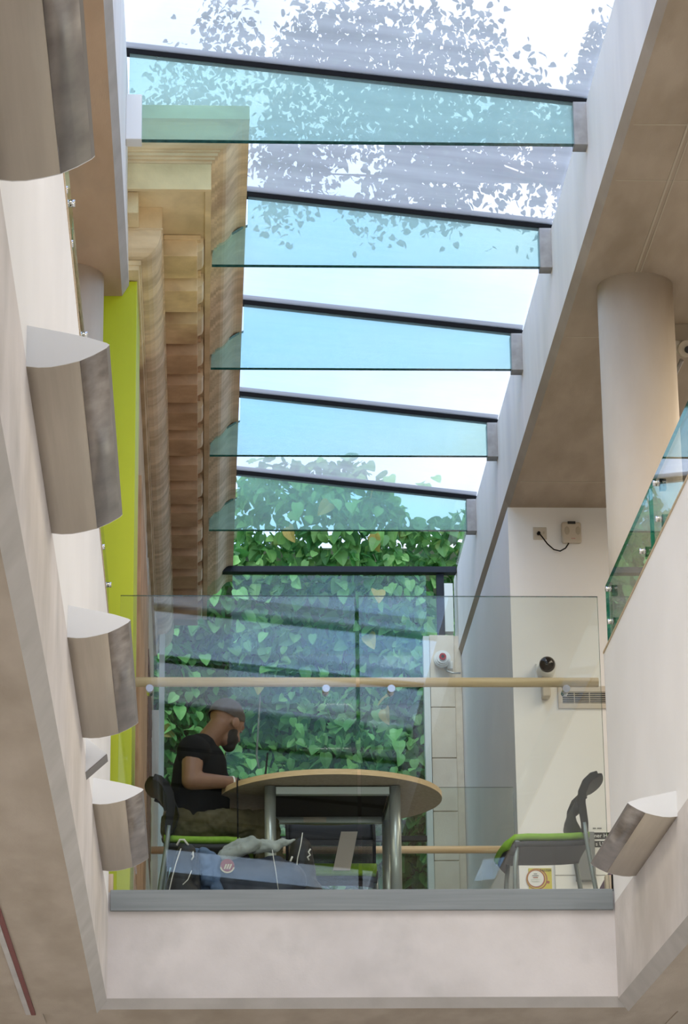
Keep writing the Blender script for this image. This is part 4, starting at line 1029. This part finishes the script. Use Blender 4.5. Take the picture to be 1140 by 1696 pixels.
def surf(x, z):
    return 22.55 + 0.28*math.sin(x*2.1+z*0.9) + 0.22*math.sin(z*2.7-x*1.3) + 0.12*math.sin(x*5.3+z*4.1)
N = 26000
P = np.zeros((N, 3)); Sz = np.zeros(N)
for i in range(N):
    x = rs.uniform(-2.6, 3.9); z = rs.uniform(4.6, 9.5+0.25*math.sin(x*2.3)+0.12*math.sin(x*6.1))
    P[i] = (x, surf(x, z)+rs.exponential(0.20), z); Sz[i] = rs.uniform(0.07, 0.15)
sel = rs.rand(N)
leaf_cloud('foliage', P[sel < 0.50], Sz[sel < 0.50], 'leaf_dark', hd, seed=1)
leaf_cloud('foliage', P[sel >= 0.50], Sz[sel >= 0.50], 'leaf', hd, seed=2)
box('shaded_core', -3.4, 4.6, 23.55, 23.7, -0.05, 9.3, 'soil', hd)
for i in range(9):
    x = rs.uniform(-1.5, 3.2)
    pts = [(x+0.25*math.sin(k*1.1+i), 22.95+0.15*math.sin(k*0.8+2*i), -0.05+1.05*k) for k in range(9)]
    tube('stem', pts, [0.026-0.0024*k for k in range(9)], 'bark', hd, 7)
# about three hundred leaves of the front layer one by one, sharing six meshes
lms = []
for q in range(6):
    v, f = leaf_mesh(0.080+0.013*q, 0.066+0.011*q, 0.25+0.07*q, 0.35+0.1*q)
    me = bpy.data.meshes.new('leaf'); me.from_pydata(v, [], f)
    me.materials.append(M['leaf_gold'] if q == 5 else M['leaf']); lms.append(me)
for i in range(290):
    x = rs.uniform(-0.45, 2.0); z = rs.uniform(6.1, 9.45)
    q = rs.randint(0, 5) if rs.rand() > 0.07 else 5
    o = bpy.data.objects.new('leaf', lms[q]); C.objects.link(o); o.parent = hd
    o.location = Vector((x, surf(x, z)-0.05-rs.uniform(0, 0.06), z))-hd.location
    o.rotation_euler = (rs.normal(-0.9, 0.4), rs.normal(0, 0.4), math.pi+rs.normal(0, 0.8))
# two trees rising beyond, their trunks behind the walls
def tree(label, tx, ty, top, zlo, nb, nl, seed, lead):
    rr = np.random.RandomState(seed)
    t = thing('broadleaf_tree', label, 'tree', (tx, ty, -0.05))
    tube('trunk', [(tx, ty, -0.05), (tx+0.1, ty, 5), (tx+lead*0.15, ty, 10), (tx+lead*0.35, ty, zlo+0.6)], [0.35, 0.28, 0.2, 0.12], 'bark', t, 10)
    pos = []
    xs = [q[0] for q in top]; zs_ = [q[1] for q in top]
    ph = rr.uniform(0, 6.28, 12)
    while len(pos) < nl:
        x = rr.uniform(xs[0], xs[-1]); zt = np.interp(x, xs, zs_)
        dd = rr.uniform(0, 1)**1.15*(zt-zlo)
        z = zt-dd
        cl = math.sin(3.1*x+ph[0]+1.7*math.sin(2.3*z+ph[1])) + math.sin(4.3*z+ph[2]+1.3*math.sin(3.7*x+ph[3])) + 0.8*math.sin(7.9*x+ph[4])*math.sin(6.7*z+ph[5])
        if cl < rr.normal(-0.75 if dd > 0.35 else 0.0, 0.5): continue
        pos.append((x, ty+np.clip(rr.normal(0, 0.5), -1.1, 1.1), z))
    for b in range(nb):
        k = rr.randint(len(pos)); e0 = Vector(pos[k]); s0 = Vector((tx+lead*0.3, ty, zlo+0.3))
        if e0.z < zlo+0.9: e0.z = zlo+0.9
        mid = Vector(((s0.x+e0.x)/2, ty+0.3, zlo+0.55))
        tube('branch', [s0, s0.lerp(mid, 0.5)+Vector((0, 0, 0.1)), mid, mid.lerp(e0, 0.5), e0], [0.05, 0.04, 0.03, 0.018, 0.007], 'bark', t, 6)
    pos = np.array(pos)
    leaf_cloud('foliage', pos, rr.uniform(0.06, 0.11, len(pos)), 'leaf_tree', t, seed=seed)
    return t
tree('broad tree crown above the skylight, seen through the dotted glass', 5.4, 29.0,
     [(0.7, 16.6), (0.95, 17.25), (1.2, 17.2), (1.5, 17.3), (1.75, 17.4), (2.1, 17.25), (2.45, 17.3), (2.7, 17.15), (3.0, 17.25), (3.35, 17.0), (3.6, 16.5), (3.85, 16.35), (4.1, 16.5), (4.3, 17.1), (4.45, 17.25), (4.6, 17.0), (5.2, 17.2), (6.5, 16.6), (7.2, 15.2)], 14.95, 34, 15000, 11, -1.6)
tree('slimmer tree top showing over the stone cornice through the skylight', -4.2, 33.0,
     [(-4.8, 17.2), (-3.0, 18.4), (-1.4, 18.6), (-0.9, 18.6), (-0.2, 19.2), (0.0, 19.95), (0.35, 20.05), (0.65, 19.8), (0.8, 18.4)], 16.95, 16, 4300, 12, 2.6)
